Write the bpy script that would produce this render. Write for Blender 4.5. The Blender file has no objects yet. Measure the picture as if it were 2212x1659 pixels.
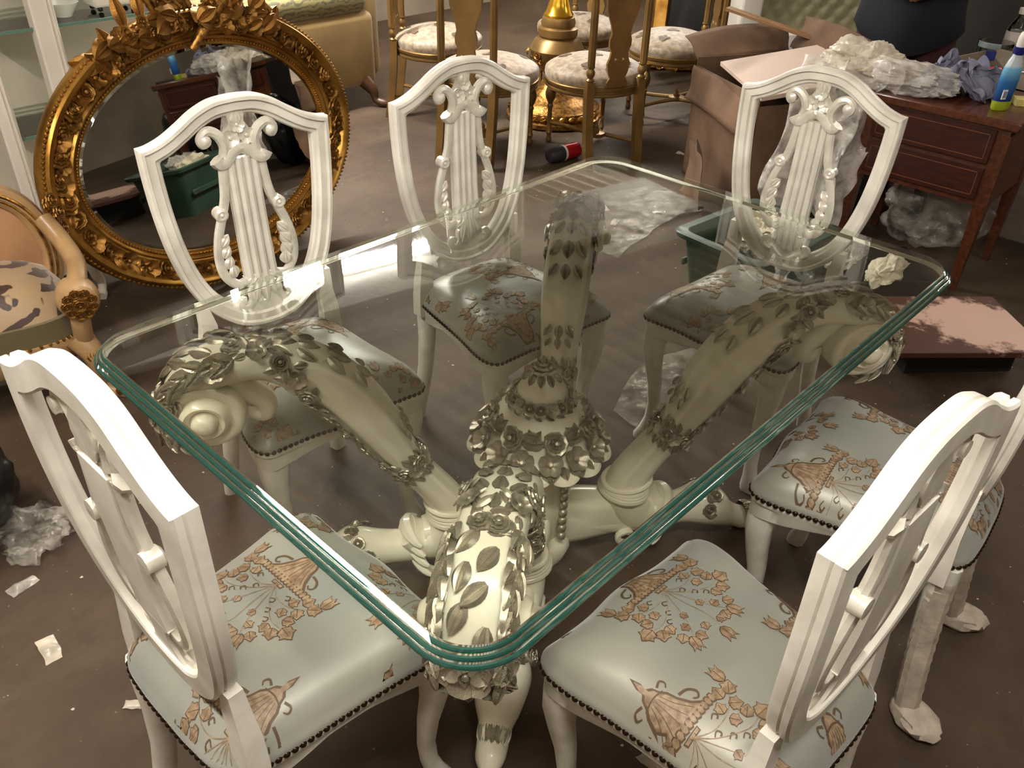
import bpy, bmesh, math, random
from math import sin, cos, pi, radians, sqrt, atan2
from mathutils import Vector, Matrix, noise
random.seed(7)
SC = bpy.context.scene
COL = SC.collection

# ------------------------------------------------------------------ camera
CAM_POS = (-1.2637, -1.0117, 1.6547)
yaw, pitch, roll, fpx = .7446, .6016, .0299, 1836.64
F = Vector((cos(yaw)*cos(pitch), sin(yaw)*cos(pitch), -sin(pitch)))
R0 = Vector((sin(yaw), -cos(yaw), 0)); U0 = R0.cross(F)
RR = R0*cos(roll) + U0*sin(roll); UU = U0*cos(roll) - R0*sin(roll)
cd = bpy.data.cameras.new('camera'); cam = bpy.data.objects.new('camera', cd); COL.objects.link(cam)
M = Matrix((RR, UU, -F)).transposed().to_4x4(); M.translation = CAM_POS
cam.matrix_world = M
cd.sensor_width = 36; cd.lens = 36*fpx/2212; cd.clip_start = .02; cd.clip_end = 60
SC.camera = cam

# ------------------------------------------------------------------ world, exposure
w = bpy.data.worlds.new('world'); SC.world = w; w.use_nodes = True
w.node_tree.nodes['Background'].inputs[0].default_value = (1.0, .96, .92, 1)
w.node_tree.nodes['Background'].inputs[1].default_value = .06
vs = SC.view_settings
vs.view_transform = 'Standard'; vs.look = 'None'; vs.gamma = 1; vs.use_curve_mapping = False
vs.exposure = 0.85
CEIL = 2.72
# fluorescent battens, the first reflected in the tabletop, the hanging ones unseen: (centre x, y, z, length, rotation, watts, colour); built with their housings below
BATTENS = [(1.17, 3.43, 2.60, 2.4, radians(-12), 96, (1.0, .98, .93)),
           (-1.05, -.95, 2.52, 1.5, radians(-45), 22, (1.0, .95, .87)),  # unseen batten for the light from behind the camera, hung low to brighten the ceiling
           (1.9, -2.1, 2.48, 1.5, radians(0), 6, (1.0, .93, .84)),  # added fill lamp out of view, for the desk side
           (-1.55, .85, 2.40, 1.5, radians(90), 21, (1.0, .94, .84)),  # unseen batten for the light from camera left, hung low to brighten the ceiling
           (4.5, -.75, 2.36, 1.5, radians(90), 8, (1.0, .92, .82)),  # added out of view to brighten the ceiling and the room behind the desk
           (5.3, 3.5, 2.25, 1.5, radians(90), 10, (1.0, .94, .84))]  # added beyond the tabletop's reflection to light the far ceiling
TUBE_GLOW = (0, 45, 12, 45, 30, 200)

# ------------------------------------------------------------------ helpers
def lin(c):
    return tuple((v/255/12.92 if v/255 <= .04045 else ((v/255+.055)/1.055)**2.4) for v in c)
MATS = {}
def mat(name, c, rough=.5, metal=0, c2=None, scale=8, bump=0, bscale=60, spec=None, sheen=0, coat=0, detail=4, lo=.35, hi=.65, stretch=None, trans=0, ior=None, emis=None, alpha=None):
    if name in MATS: return MATS[name]
    m = bpy.data.materials.new(name); m.use_nodes = True
    nt = m.node_tree; b = nt.nodes['Principled BSDF']
    b.inputs['Base Color'].default_value = (*lin(c), 1)
    b.inputs['Roughness'].default_value = rough; b.inputs['Metallic'].default_value = metal
    if spec is not None: b.inputs['Specular IOR Level'].default_value = spec
    if sheen: b.inputs['Sheen Weight'].default_value = sheen
    if coat: b.inputs['Coat Weight'].default_value = coat; b.inputs['Coat Roughness'].default_value = .12
    if trans: b.inputs['Transmission Weight'].default_value = trans
    if ior: b.inputs['IOR'].default_value = ior
    if emis: b.inputs['Emission Color'].default_value = (*emis[0], 1); b.inputs['Emission Strength'].default_value = emis[1]
    tc = nt.nodes.new('ShaderNodeTexCoord')
    co = tc.outputs['Object']
    if stretch:
        mp = nt.nodes.new('ShaderNodeMapping'); mp.inputs['Scale'].default_value = stretch
        nt.links.new(co, mp.inputs[0]); co = mp.outputs[0]
    if c2 is not None:
        n = nt.nodes.new('ShaderNodeTexNoise'); n.inputs['Scale'].default_value = scale; n.inputs['Detail'].default_value = detail
        nt.links.new(co, n.inputs['Vector'])
        r = nt.nodes.new('ShaderNodeValToRGB')
        r.color_ramp.elements[0].position = lo; r.color_ramp.elements[1].position = hi
        r.color_ramp.elements[0].color = (*lin(c), 1); r.color_ramp.elements[1].color = (*lin(c2), 1)
        nt.links.new(n.outputs[0], r.inputs[0]); nt.links.new(r.outputs[0], b.inputs['Base Color'])
    if bump:
        n = nt.nodes.new('ShaderNodeTexNoise'); n.inputs['Scale'].default_value = bscale; n.inputs['Detail'].default_value = 5
        nt.links.new(co, n.inputs['Vector'])
        bp = nt.nodes.new('ShaderNodeBump'); bp.inputs['Strength'].default_value = bump; bp.inputs['Distance'].default_value = .01
        nt.links.new(n.outputs[0], bp.inputs['Height']); nt.links.new(bp.outputs[0], b.inputs['Normal'])
    MATS[name] = m; return m

def tint_glass(name, tint, rough=.02, ior=1.5, gloss=1.0):
    """clear sheet: see-through with a tint, mirror reflection by Fresnel"""
    if name in MATS: return MATS[name]
    m = bpy.data.materials.new(name); m.use_nodes = True; nt = m.node_tree; nt.nodes.clear()
    o = nt.nodes.new('ShaderNodeOutputMaterial'); t = nt.nodes.new('ShaderNodeBsdfTransparent'); g = nt.nodes.new('ShaderNodeBsdfGlossy')
    fr = nt.nodes.new('ShaderNodeFresnel'); fr.inputs[0].default_value = ior; mx = nt.nodes.new('ShaderNodeMixShader')
    t.inputs[0].default_value = (*tint, 1); g.inputs['Roughness'].default_value = rough; g.inputs[0].default_value = (gloss, gloss, gloss, 1)
    nt.links.new(fr.outputs[0], mx.inputs[0]); nt.links.new(t.outputs[0], mx.inputs[1]); nt.links.new(g.outputs[0], mx.inputs[2])
    nt.links.new(mx.outputs[0], o.inputs[0]); MATS[name] = m; return m

def film(name, c, opac=.35, rough=.2, wr=0.0):
    """crumpled polythene: part see-through, part milky, shiny"""
    if name in MATS: return MATS[name]
    m = bpy.data.materials.new(name); m.use_nodes = True; nt = m.node_tree
    b = nt.nodes['Principled BSDF']; o = nt.nodes['Material Output']
    b.inputs['Base Color'].default_value = (*lin(c), 1); b.inputs['Roughness'].default_value = rough
    b.inputs['Specular IOR Level'].default_value = .9
    t = nt.nodes.new('ShaderNodeBsdfTransparent'); mx = nt.nodes.new('ShaderNodeMixShader')
    tc = nt.nodes.new('ShaderNodeTexCoord'); n = nt.nodes.new('ShaderNodeTexNoise'); n.inputs['Scale'].default_value = 14; n.inputs['Detail'].default_value = 6
    mr = nt.nodes.new('ShaderNodeMapRange'); mr.inputs[1].default_value = .35; mr.inputs[2].default_value = .65; mr.inputs[3].default_value = max(0, opac-.22); mr.inputs[4].default_value = min(1, opac+.22)
    nt.links.new(tc.outputs['Object'], n.inputs[0]); nt.links.new(n.outputs[0], mr.inputs[0]); nt.links.new(mr.outputs[0], mx.inputs[0])
    nt.links.new(t.outputs[0], mx.inputs[1]); nt.links.new(b.outputs[0], mx.inputs[2]); nt.links.new(mx.outputs[0], o.inputs[0])
    n2 = nt.nodes.new('ShaderNodeTexNoise'); n2.inputs['Scale'].default_value = 40; bp = nt.nodes.new('ShaderNodeBump'); bp.inputs['Strength'].default_value = .6; bp.inputs['Distance'].default_value = .01
    nt.links.new(tc.outputs['Object'], n2.inputs[0]); nt.links.new(n2.outputs[0], bp.inputs['Height']); nt.links.new(bp.outputs[0], b.inputs['Normal'])
    MATS[name] = m; return m

class MB:
    def __init__(s): s.v = []; s.f = []; s.mi = []; s.cur = 0
    def add(s, vs, fs):
        o = len(s.v); s.v += [tuple(p) for p in vs]
        for f in fs: s.f.append(tuple(i+o for i in f)); s.mi.append(s.cur)
        return s
    def box(s, lo, hi, bev=0):
        x0, y0, z0 = lo; x1, y1, z1 = hi
        if bev:
            b = bev; rings = []
            for z, i in ((z0, b), (z0+b, 0), (z1-b, 0), (z1, b)):
                rings.append([(x0+i+(b-i), y0+i, z), (x1-i-(b-i), y0+i, z), (x1-i, y0+i+(b-i), z), (x1-i, y1-i-(b-i), z), (x1-i-(b-i), y1-i, z), (x0+i+(b-i), y1-i, z), (x0+i, y1-i-(b-i), z), (x0+i, y0+i+(b-i), z)])
            return s.loft(rings)
        v = [(x0,y0,z0),(x1,y0,z0),(x1,y1,z0),(x0,y1,z0),(x0,y0,z1),(x1,y0,z1),(x1,y1,z1),(x0,y1,z1)]
        return s.add(v, [(0,3,2,1),(4,5,6,7),(0,1,5,4),(1,2,6,5),(2,3,7,6),(3,0,4,7)])
    def loft(s, rings, cap=True, close=True, loop=False):
        n = len(rings[0]); vs = [p for r in rings for p in r]; fs = []
        m = len(rings)
        for i in range(m if loop else m-1):
            a = i*n; b = ((i+1) % m)*n
            for j in range(n if close else n-1):
                k = (j+1) % n; fs.append((a+j, a+k, b+k, b+j))
        if cap and close and not loop:
            fs.append(tuple(range(n-1, -1, -1))); fs.append(tuple(range((m-1)*n, m*n)))
        return s.add(vs, fs)
    def lathe(s, prof, n=24, c=(0,0,0), axis='z', cap=True, flute=None):
        rings = []
        for r, z in prof:
            ring = []
            for j in range(n):
                t = 2*pi*j/n; q = r*(1+(flute[1]*cos(flute[0]*t) if flute else 0))
                x, y = q*cos(t), q*sin(t)
                p = (x, y, z) if axis == 'z' else ((x, z, -y) if axis == 'y' else (z, x, y))
                ring.append((p[0]+c[0], p[1]+c[1], p[2]+c[2]))
            rings.append(ring)
        return s.loft(rings, cap)
    def tube(s, path, rad, n=10, flat=1.0, up=(0,0,1), closed=False, cap=True):
        pts = [Vector(p) for p in path]; m = len(pts); rings = []
        if not hasattr(rad, '__len__'): rad = [rad]*m
        prev = None
        for i, p in enumerate(pts):
            a = pts[(i-1) % m] if (closed or i > 0) else pts[0]
            b = pts[(i+1) % m] if (closed or i < m-1) else pts[-1]
            t = (b-a).normalized()
            u = Vector(up) if prev is None else prev
            u = u - t*u.dot(t)
            if u.length < 1e-5: u = Vector((1,0,0)) - t*t.x
            u.normalize(); prev = u; v = t.cross(u); r = rad[i]
            rings.append([p + u*(r*flat*cos(2*pi*j/n)) + v*(r*sin(2*pi*j/n)) for j in range(n)])
        return s.loft(rings, cap and not closed, True, closed)
    def ball(s, c, r, n=10, m=6, sc=(1,1,1)):
        rings = []
        for i in range(1, m):
            a = -pi/2 + pi*i/m
            rings.append([(c[0]+r*sc[0]*cos(a)*cos(2*pi*j/n), c[1]+r*sc[1]*cos(a)*sin(2*pi*j/n), c[2]+r*sc[2]*sin(a)) for j in range(n)])
        o = len(s.v); s.loft(rings, False)
        s.add([(c[0], c[1], c[2]-r*sc[2]), (c[0], c[1], c[2]+r*sc[2])], [])
        b = len(s.v)-2; t = b+1; L = o+(m-2)*n
        for j in range(n):
            k = (j+1) % n
            s.f.append((b, o+k, o+j)); s.mi.append(s.cur); s.f.append((t, L+j, L+k)); s.mi.append(s.cur)
        return s
    def prism(s, poly, d0, d1, axis='y'):
        n = len(poly)
        P = (lambda a, b, d: (a, d, b)) if axis == 'y' else ((lambda a, b, d: (a, b, d)) if axis == 'z' else (lambda a, b, d: (d, a, b)))
        v = [P(a, b, d0) for a, b in poly] + [P(a, b, d1) for a, b in poly]
        fs = [tuple(range(n)), tuple(range(2*n-1, n-1, -1))] + [(i, i+n, (i+1) % n+n, (i+1) % n) for i in range(n)]
        return s.add(v, fs)
    def xf(s, M, start=0):
        for i in range(start, len(s.v)): s.v[i] = tuple(M @ Vector(s.v[i]))
        return s
    def merge(s, o, M=None):
        return s.add([tuple(M @ Vector(p)) for p in o.v] if M else o.v, o.f)
    def mesh(s, name, mats, smooth=True, angle=40, recalc=True):
        me = bpy.data.meshes.new(name); me.from_pydata(s.v, [], s.f)
        if recalc:
            bm = bmesh.new(); bm.from_mesh(me); bmesh.ops.recalc_face_normals(bm, faces=bm.faces); bm.to_mesh(me); bm.free()
        if not isinstance(mats, (list, tuple)): mats = [mats]
        for m in mats: me.materials.append(m)
        if len(mats) > 1: me.polygons.foreach_set('material_index', s.mi)
        if smooth:
            me.polygons.foreach_set('use_smooth', [True]*len(me.polygons))
            try: me.set_sharp_from_angle(angle=radians(angle))
            except Exception: pass
        me.update(); return me
    def build(s, name, mats, parent=None, smooth=True, angle=40, recalc=True):
        return link(name, s.mesh(name, mats, smooth, angle, recalc), parent)

def link(name, data, parent=None, M=None):
    o = bpy.data.objects.new(name, data); COL.objects.link(o)
    if parent: o.parent = parent
    if M is not None: o.matrix_local = M
    return o
def thing(name, label, cat, loc=(0,0,0), rz=0, group=None):
    o = link(name, None); o.empty_display_size = .1; o.location = loc; o.rotation_euler = (0,0,rz)
    return tag(o, label, cat, group)
def tag(o, label=None, cat=None, group=None, kind=None):
    if label: o['label'] = label
    if cat: o['category'] = cat
    if group: o['group'] = group
    if kind: o['kind'] = kind
    return o
def struct(o): o['kind'] = 'structure'; return o
def copy_tree(o, parent=None):
    c = o.copy(); COL.objects.link(c); c.parent = parent
    for ch in list(o.children):
        copy_tree(ch, c)
    return c
def spline(pts, n=8, closed=False):
    pts = [tuple(p) for p in pts]; m = len(pts); out = []; d = len(pts[0])
    for i in range(m if closed else m-1):
        g = lambda k: pts[k % m] if closed else pts[max(0, min(m-1, k))]
        p0, p1, p2, p3 = g(i-1), g(i), g(i+1), g(i+2)
        for j in range(n):
            t = j/n; out.append(tuple(.5*((2*p1[k]) + (p2[k]-p0[k])*t + (2*p0[k]-5*p1[k]+4*p2[k]-p3[k])*t*t + (3*p1[k]-p0[k]-3*p2[k]+p3[k])*t**3) for k in range(d)))
    if not closed: out.append(pts[-1])
    return out
def T(x, y, z): return Matrix.Translation((x, y, z))
def RX(a): return Matrix.Rotation(a, 4, 'X')
def RY(a): return Matrix.Rotation(a, 4, 'Y')
def RZ(a): return Matrix.Rotation(a, 4, 'Z')
def S(x, y=None, z=None):
    y = x if y is None else y; z = x if z is None else z
    return Matrix.Diagonal((x, y, z, 1))
def aim(p, n, up=(0,0,1), spin=0):
    """matrix placing local +z along n, local +y near up"""
    n = Vector(n).normalized(); u = Vector(up); u = u - n*u.dot(n)
    if u.length < 1e-4: u = Vector((1,0,0)) - n*n.x
    u.normalize(); x = u.cross(n)
    Mx = Matrix((x, u, n)).transposed().to_4x4(); Mx.translation = Vector(p)
    return Mx @ RZ(spin)

# ------------------------------------------------------------------ materials
m_white = mat('white_paint', (206, 200, 188), .38, c2=(234, 229, 218), scale=10, bump=.05, bscale=90)
m_pearl = mat('pearl_paint', (214, 208, 194), .28, .25, c2=(236, 231, 218), scale=30, bump=.08, bscale=120)
m_cream = mat('cream_lacquer', (226, 218, 194), .30, c2=(240, 234, 216), scale=7, bump=.04, bscale=50, coat=.35)
m_silver = mat('silver_leaf', (132, 122, 102), .26, .72, c2=(214, 206, 188), scale=45, bump=.15, bscale=150)
m_gold = mat('gold_leaf', (146, 102, 40), .30, .85, c2=(202, 154, 76), scale=9, bump=.05, bscale=60)
m_golddark = mat('antique_gold', (100, 66, 28), .33, .8, c2=(186, 136, 66), scale=50, bump=.2, bscale=120)
m_goldpaint = mat('gold_paint', (116, 88, 48), .38, .55, c2=(142, 110, 62), scale=6, bump=.05, bscale=70)
m_nail = mat('bronze_nail', (58, 42, 28), .32, .8)
m_satin = mat('satin_blue_grey', (134, 138, 131), .38, .10, c2=(172, 166, 150), scale=3.2, detail=1, lo=.3, hi=.7, sheen=.35, bump=.03, bscale=500)  # broad beige and blue-grey patches put soft reflections into the colour
m_embd = mat('embroidery_outline', (96, 76, 56), .55, .1)
m_embl = mat('embroidery_fill', (126, 102, 78), .5, .1, c2=(166, 144, 116), scale=90)
# ------------------------------------------------------------------ floor
def floor_mat():
    m = bpy.data.materials.new('worn_concrete'); m.use_nodes = True; nt = m.node_tree; b = nt.nodes['Principled BSDF']
    tc = nt.nodes.new('ShaderNodeTexCoord')
    def nz(scale, det=6, st=None):
        n = nt.nodes.new('ShaderNodeTexNoise'); n.inputs['Scale'].default_value = scale; n.inputs['Detail'].default_value = det; n.inputs['Roughness'].default_value = .62
        if st:
            mp = nt.nodes.new('ShaderNodeMapping'); mp.inputs['Scale'].default_value = st; nt.links.new(tc.outputs['Object'], mp.inputs[0]); nt.links.new(mp.outputs[0], n.inputs[0])
        else: nt.links.new(tc.outputs['Object'], n.inputs[0])
        return n.outputs[0]
    def ramp(src, stops):
        r = nt.nodes.new('ShaderNodeValToRGB'); e = r.color_ramp.elements
        while len(e) < len(stops): e.new(.5)
        for q, (p, c) in zip(e, stops): q.position = p; q.color = (*(lin(c) if len(c) == 3 else c[:3]), 1)
        nt.links.new(src, r.inputs[0]); return r.outputs[0]
    def mix(fac, a, bb):
        x = nt.nodes.new('ShaderNodeMix'); x.data_type = 'RGBA'; nt.links.new(fac, x.inputs[0]); nt.links.new(a, x.inputs[6])
        if isinstance(bb, tuple): x.inputs[7].default_value = (*lin(bb), 1)
        else: nt.links.new(bb, x.inputs[7])
        return x.outputs[2]
    base = ramp(nz(1.3), [(.3, (44, 29, 16)), (.48, (62, 44, 27)), (.62, (76, 60, 42)), (.75, (80, 72, 58))])
    fine = ramp(nz(16, 8), [(.35, (36, 25, 14)), (.62, (82, 63, 43))])
    c = mix(ramp(nz(5), [(.4, (0,0,0)), (.62, (160,160,160))]), base, fine)
    c = mix(ramp(nz(2.2, 5, (.6, 2.2, 1)), [(.56, (0,0,0)), (.72, (150,150,150))]), c, (104, 90, 70))      # pale dusty streaks
    c = mix(ramp(nz(3.1, 3), [(.62, (0,0,0)), (.70, (120,120,120))]), c, (38, 28, 22))            # oily stains
    v = nt.nodes.new('ShaderNodeTexVoronoi'); v.inputs['Scale'].default_value = 26; v.inputs['Randomness'].default_value = 1; nt.links.new(tc.outputs['Object'], v.inputs[0])
    c = mix(ramp(v.outputs['Distance'], [(.05, (150,150,150)), (.075, (0,0,0))]), c, (170, 156, 140))   # paint flecks
    nt.links.new(c, b.inputs['Base Color']); b.inputs['Roughness'].default_value = .72
    bp = nt.nodes.new('ShaderNodeBump'); bp.inputs['Strength'].default_value = .25; bp.inputs['Distance'].default_value = .01
    nt.links.new(nz(40, 8), bp.inputs['Height']); nt.links.new(bp.outputs[0], b.inputs['Normal'])
    return m
XL, XR, YB, YF = -3.0, 6.6, -3.2, 5.4
struct(MB().box((XL, YB, -.05), (XR, YF, 0)).build('floor', floor_mat(), smooth=False))
m_wall = mat('dingy_plaster', (120, 108, 94), .8, c2=(146, 132, 114), scale=2, bump=.1)
m_walld = mat('dark_partition', (30, 26, 23), .8, c2=(42, 36, 32), scale=2)
struct(MB().box((XL, YF, 0), (XR, YF+.1, CEIL)).build('wall_back', m_wall, smooth=False))
struct(MB().box((XR, YB, 0), (XR+.1, YF, CEIL)).build('wall_right', m_walld, smooth=False))
struct(MB().box((XL-.1, YB, 0), (XL, YF, CEIL)).build('wall_left', m_wall, smooth=False))
struct(MB().box((XL, YB-.1, 0), (XR, YB, CEIL)).build('wall_front', m_wall, smooth=False))
# corrugated sheet ceiling: ridges along y
mb = MB(); P = .146; n = int((XR-XL)/P*8); rings = []
for z0 in (0, .012):
    pass
top = [(XL+(XR-XL)*i/n, CEIL+.024*cos(2*pi*i/8)) for i in range(n+1)]
vs = [(x, YB, z) for x, z in top] + [(x, YF, z) for x, z in top] + [(x, YB, z+.012) for x, z in top] + [(x, YF, z+.012) for x, z in top]
N = n+1
mb.add(vs, [(i, i+1, N+i+1, N+i) for i in range(n)] + [(2*N+i, 3*N+i, 3*N+i+1, 2*N+i+1) for i in range(n)])
struct(mb.build('ceiling', mat('corrugated_sheet', (214, 208, 194), .7, c2=(228, 222, 208), scale=3), angle=80))
# white painted tie beam and dark purlin under the sheet
def beam(name, c, L, wdt, h, rz, m):
    o = MB().box((-L/2, -wdt/2, 0), (L/2, wdt/2, h), .006).build(name, m, smooth=False); o.location = c; o.rotation_euler = (0, 0, rz); struct(o); return o
beam('trim_1', (2.0, 3.22, CEIL-.165), 5.4, .74, .135, radians(-12), mat('beam_white', (206, 202, 192), .6, c2=(186, 182, 172), scale=6))
beam('trim_2', (1.9, 2.70, CEIL-.13), 5.4, .28, .10, radians(-12), mat('purlin_dark', (52, 46, 42), .7))

# ------------------------------------------------------------------ lamps
m_case = mat('batten_enamel', (224, 222, 214), .4)
for k, (x, y, z, L, rz, W_, col) in enumerate(BATTENS):
    dz = CEIL-.165 if k == 0 else z
    t = thing('fluorescent_batten', ['white fluorescent batten fixed under the white ceiling beam', 'unseen white hanging fluorescent batten with the warmest light, behind the bare-legged dining chair',
              'added white hanging batten for fill light behind the film-wrapped dining chair', 'unseen white hanging fluorescent batten on the gilded armchair side of the room', 'added white hanging batten for fill light beyond the mahogany desk', 'added white hanging batten lighting the ceiling beyond the gold chairs'][k], 'ceiling light', (x, y, dz), rz)
    MB().box((-L/2-.03, -.032, -.045), (L/2+.03, .032, 0), .006).build('housing', m_case, t, smooth=False)
    for sx in (-1, 1):
        if k: MB().lathe([(.004, -.002), (.004, CEIL-dz-.02)], 6, (sx*L*.4, 0, 0)).build('hanging_cord', m_case, t)
        MB().box((sx*(L/2)-.012, -.02, -.085), (sx*(L/2)+.012, .02, -.04), .004).build('lamp_holder', m_case, t, smooth=False)
    if k == 0: MB().box((-L/2, -.055, -.082), (L/2, .055, -.044), .004).build('diffuser', mat('lit_diffuser', (255, 250, 240), .4, emis=(col, 40)), t, smooth=False)
    else: MB().lathe([(.0165, -L/2+.012), (.0165, L/2-.012)], 14, (0, 0, -.068), 'x').build('tube', mat('lit_tube_%d' % k, (255, 250, 240), .4, emis=(col, TUBE_GLOW[k])), t)
    ld = bpy.data.lights.new('tube_light', 'AREA'); ld.shape = 'RECTANGLE'; ld.size = L; ld.size_y = .05; ld.energy = W_; ld.color = col
    lo = link('tube_light', ld, t); lo.location = (0, 0, -.095)
# ------------------------------------------------------------------ carved ornaments (shared meshes)
def rose_mb(r=1.0, n=5, rings=3):
    mb = MB()
    mb.ball((0, 0, .28*r), .26*r, 7, 4)
    for k in range(rings):
        rr = r*(.42+.29*k); z0 = .42*r-.17*r*k
        for j in range(n):
            a0 = 2*pi*(j+.5*k)/n; wd = 2*pi/n*.62; pts = []
            for u in (-1, -.4, .4, 1):
                a = a0+wd*u; q = 1-.18*u*u
                pts.append([(rr*.45*cos(a), rr*.45*sin(a), z0*.35), (rr*.95*q*cos(a), rr*.95*q*sin(a), z0+.06*r), (rr*1.05*q*cos(a), rr*1.05*q*sin(a), z0-.08*r)])
            mb.loft(pts, False, False)
    return mb
def daisy_mb(r=1.0, n=5, cup=.35):
    mb = MB(); mb.lathe([(.2*r, 0), (.22*r, .22*r), (.12*r, .32*r)], 8)
    for j in range(n):
        a0 = 2*pi*j/n; wd = pi/n*.98; pts = []
        for u in (-1, -.5, 0, .5, 1):
            a = a0+wd*u; q = .80+.2*cos(pi*u*.5)-.05*(abs(u) < .1)
            pts.append([(.2*r*cos(a), .2*r*sin(a), .02*r), (.62*r*cos(a), .62*r*sin(a), (.10+.08*abs(u))*r), (r*q*cos(a), r*q*sin(a), cup*r), (r*q*1.0*cos(a), r*q*1.0*sin(a), cup*r-.12*r)])
        mb.loft(pts, False, False)
    return mb
def leaf_mb(L=1.0, wd=.42, h=.16):
    """pointed leaf along +y from the origin, midrib raised"""
    mb = MB(); rows = []
    for i in range(7):
        t = i/6; q = wd*sin(pi*min(1, .08+t*.92))**.8 if i < 6 else .01
        z = h*(.4+sin(pi*t)*.8)
        rows.append([(-q, L*t-.1*q, 0), (-q*.55, L*t, z*.75), (-q*.12, L*t, z*.45), (0, L*t, z), (q*.12, L*t, z*.45), (q*.55, L*t, z*.75), (q, L*t-.1*q, 0)])
    mb.loft(rows, False, False); return mb
ME_ROSE = rose_mb().mesh('rose', m_silver); ME_DAISY = daisy_mb().mesh('daisy', m_silver); ME_LEAF = leaf_mb().mesh('leaf', m_silver)
ME_BEAD = MB().ball((0,0,0), 1, 8, 5).mesh('bead', m_silver)
def gmesh(me, m, name):
    c = me.copy(); c.name = name; c.materials.clear(); c.materials.append(m); return c
ME_WFLOWER = gmesh(ME_DAISY, m_pearl, 'white_flower'); ME_WLEAF = gmesh(ME_LEAF, m_pearl, 'white_leaf')

# ------------------------------------------------------------------ shield-back dining chair (front is +y)
ZU = .435                                   # underside of the upholstery
half = [(0, .250), (.09, .240), (.155, .240), (.200, .240), (.221, .215), (.222, .165), (.208, .09), (.196, .0), (.186, -.09), (.172, -.155), (.138, -.188), (.07, -.197), (0, -.198)]
OUT = spline(half + [(-x, y) for x, y in reversed(half[1:-1])], 6, True)
ANG = [atan2(y, x) for x, y in OUT]
def rout(th):
    best = None; m = len(OUT)
    for i in range(m):
        a, b = OUT[i], OUT[(i+1) % m]
        d = (cos(th), sin(th)); ex, ey = b[0]-a[0], b[1]-a[1]; den = d[0]*ey-d[1]*ex
        if abs(den) < 1e-9: continue
        t = (a[0]*ey-a[1]*ex)/den; u = (a[0]*d[1]-a[1]*d[0])/den
        if t > 0 and -1e-6 <= u <= 1+1e-6: best = t if best is None else max(best, t)
    return best or .2
RT = [rout(-pi+2*pi*i/360) for i in range(361)]
def rlook(th):
    f = (th+pi)/(2*pi)*360; i = int(f) % 360; return RT[i]+(RT[i+1]-RT[i])*(f-int(f))
def seat_z(x, y):
    r = sqrt(x*x+y*y); s = 0 if r < 1e-6 else r/rlook(atan2(y, x))
    return ZU+.004+.078*max(0, 1-s**4.2)**.55, s
def cushion_mesh():
    mb = MB(); rings = []
    ss = [1.0, 1.012, 1.006, .985, .96, .92, .86, .78, .66, .5, .3, .12]
    zz = [ZU-.004, ZU+.006, ZU+.016]
    for k, s_ in enumerate(ss):
        rings.append([(x*s_, y*s_, zz[k] if k < 3 else ZU+.004+.078*max(0, 1-s_**4.2)**.55) for x, y in OUT])
    mb.loft(rings); return mb.mesh('seat_cushion', m_satin, angle=180)
ME_CUSH = cushion_mesh()
def apron_mesh():
    mb = MB(); n = len(OUT); rows = []
    for x, y in OUT:
        a = atan2(y, x)
        # serpentine lower edge: deep at the corners, arched mid-rail
        c = min(abs(a-radians(q)) for q in (48, 132, -42, -138, 222, -222))
        dep = .030+.032*max(0, 1-c/radians(34))
        r = sqrt(x*x+y*y); i = (r-.026)/r; o = 1.004
        rows.append([(x*i, y*i, ZU-.002), (x*o, y*o, ZU-.002), (x*o, y*o, ZU-.012), (x*(o-.02), y*(o-.02), ZU-.018), (x*(o-.02), y*(o-.02), ZU-dep+.004), (x*(o-.035), y*(o-.035), ZU-dep), (x*i, y*i, ZU-dep)])
    mb.loft(rows, False, True, True); return mb.mesh('seat_rail', m_white, angle=35)
ME_APRON = apron_mesh()
def ring_sq(cx, cy, z, a, rot=0, rx=None, k=.34):
    rx = rx or a; pts = []
    for j in range(12):
        t = 2*pi*j/12+rot; e = 1+k*(abs(sin(2*(t-rot))))*.42
        pts.append((cx+rx*e*cos(t), cy+a*e*sin(t), z))
    return pts
def leg_mesh(front):
    mb = MB(); rings = []
    if front:   # cabriole, sits at origin = corner; local +x outward diagonal
        prof = [(.432, -.010, .030), (.40, .000, .033), (.37, .010, .033), (.33, .014, .029), (.27, .008, .0235), (.20, -.004, .0195), (.13, -.010, .0165), (.075, -.006, .0165), (.04, .004, .019), (.016, .014, .024), (0, .016, .022)]
    else:
        prof = [(.432, .0, .026), (.38, .002, .026), (.30, .004, .0235), (.20, .012, .0215), (.10, .028, .0205), (.03, .043, .021), (0, .046, .021)]
    for z, off, a in prof: rings.append(ring_sq(off, 0, z, a, pi/4))
    mb.loft(rings); return mb.mesh('leg', m_white, angle=50)
ME_FLEG = leg_mesh(True); ME_RLEG = leg_mesh(False)
sh = [(0, 1.098), (.05, 1.094), (.095, 1.077), (.135, 1.052), (.172, 1.031), (.205, 1.019), (.2275, 1.016)]
side = [(.2275, 1.016), (.226, .93), (.220, .84), (.208, .755), (.186, .675), (.148, .605), (.09, .553), (.04, .535), (0, .531)]
topc = spline(sh, 5); sidec = spline(side, 5)
HALF = topc + sidec[1:]
SHIELD = HALF + [(-x, z) for x, z in reversed(HALF[1:-1])]
YB0, YB1 = -.146, -.170
def back_y(z): return YB0+(YB1-YB0)*(z-.53)/(1.016-.53) - .010*sin(pi*max(0, min(1, (z-.53)/.55)))
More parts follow.
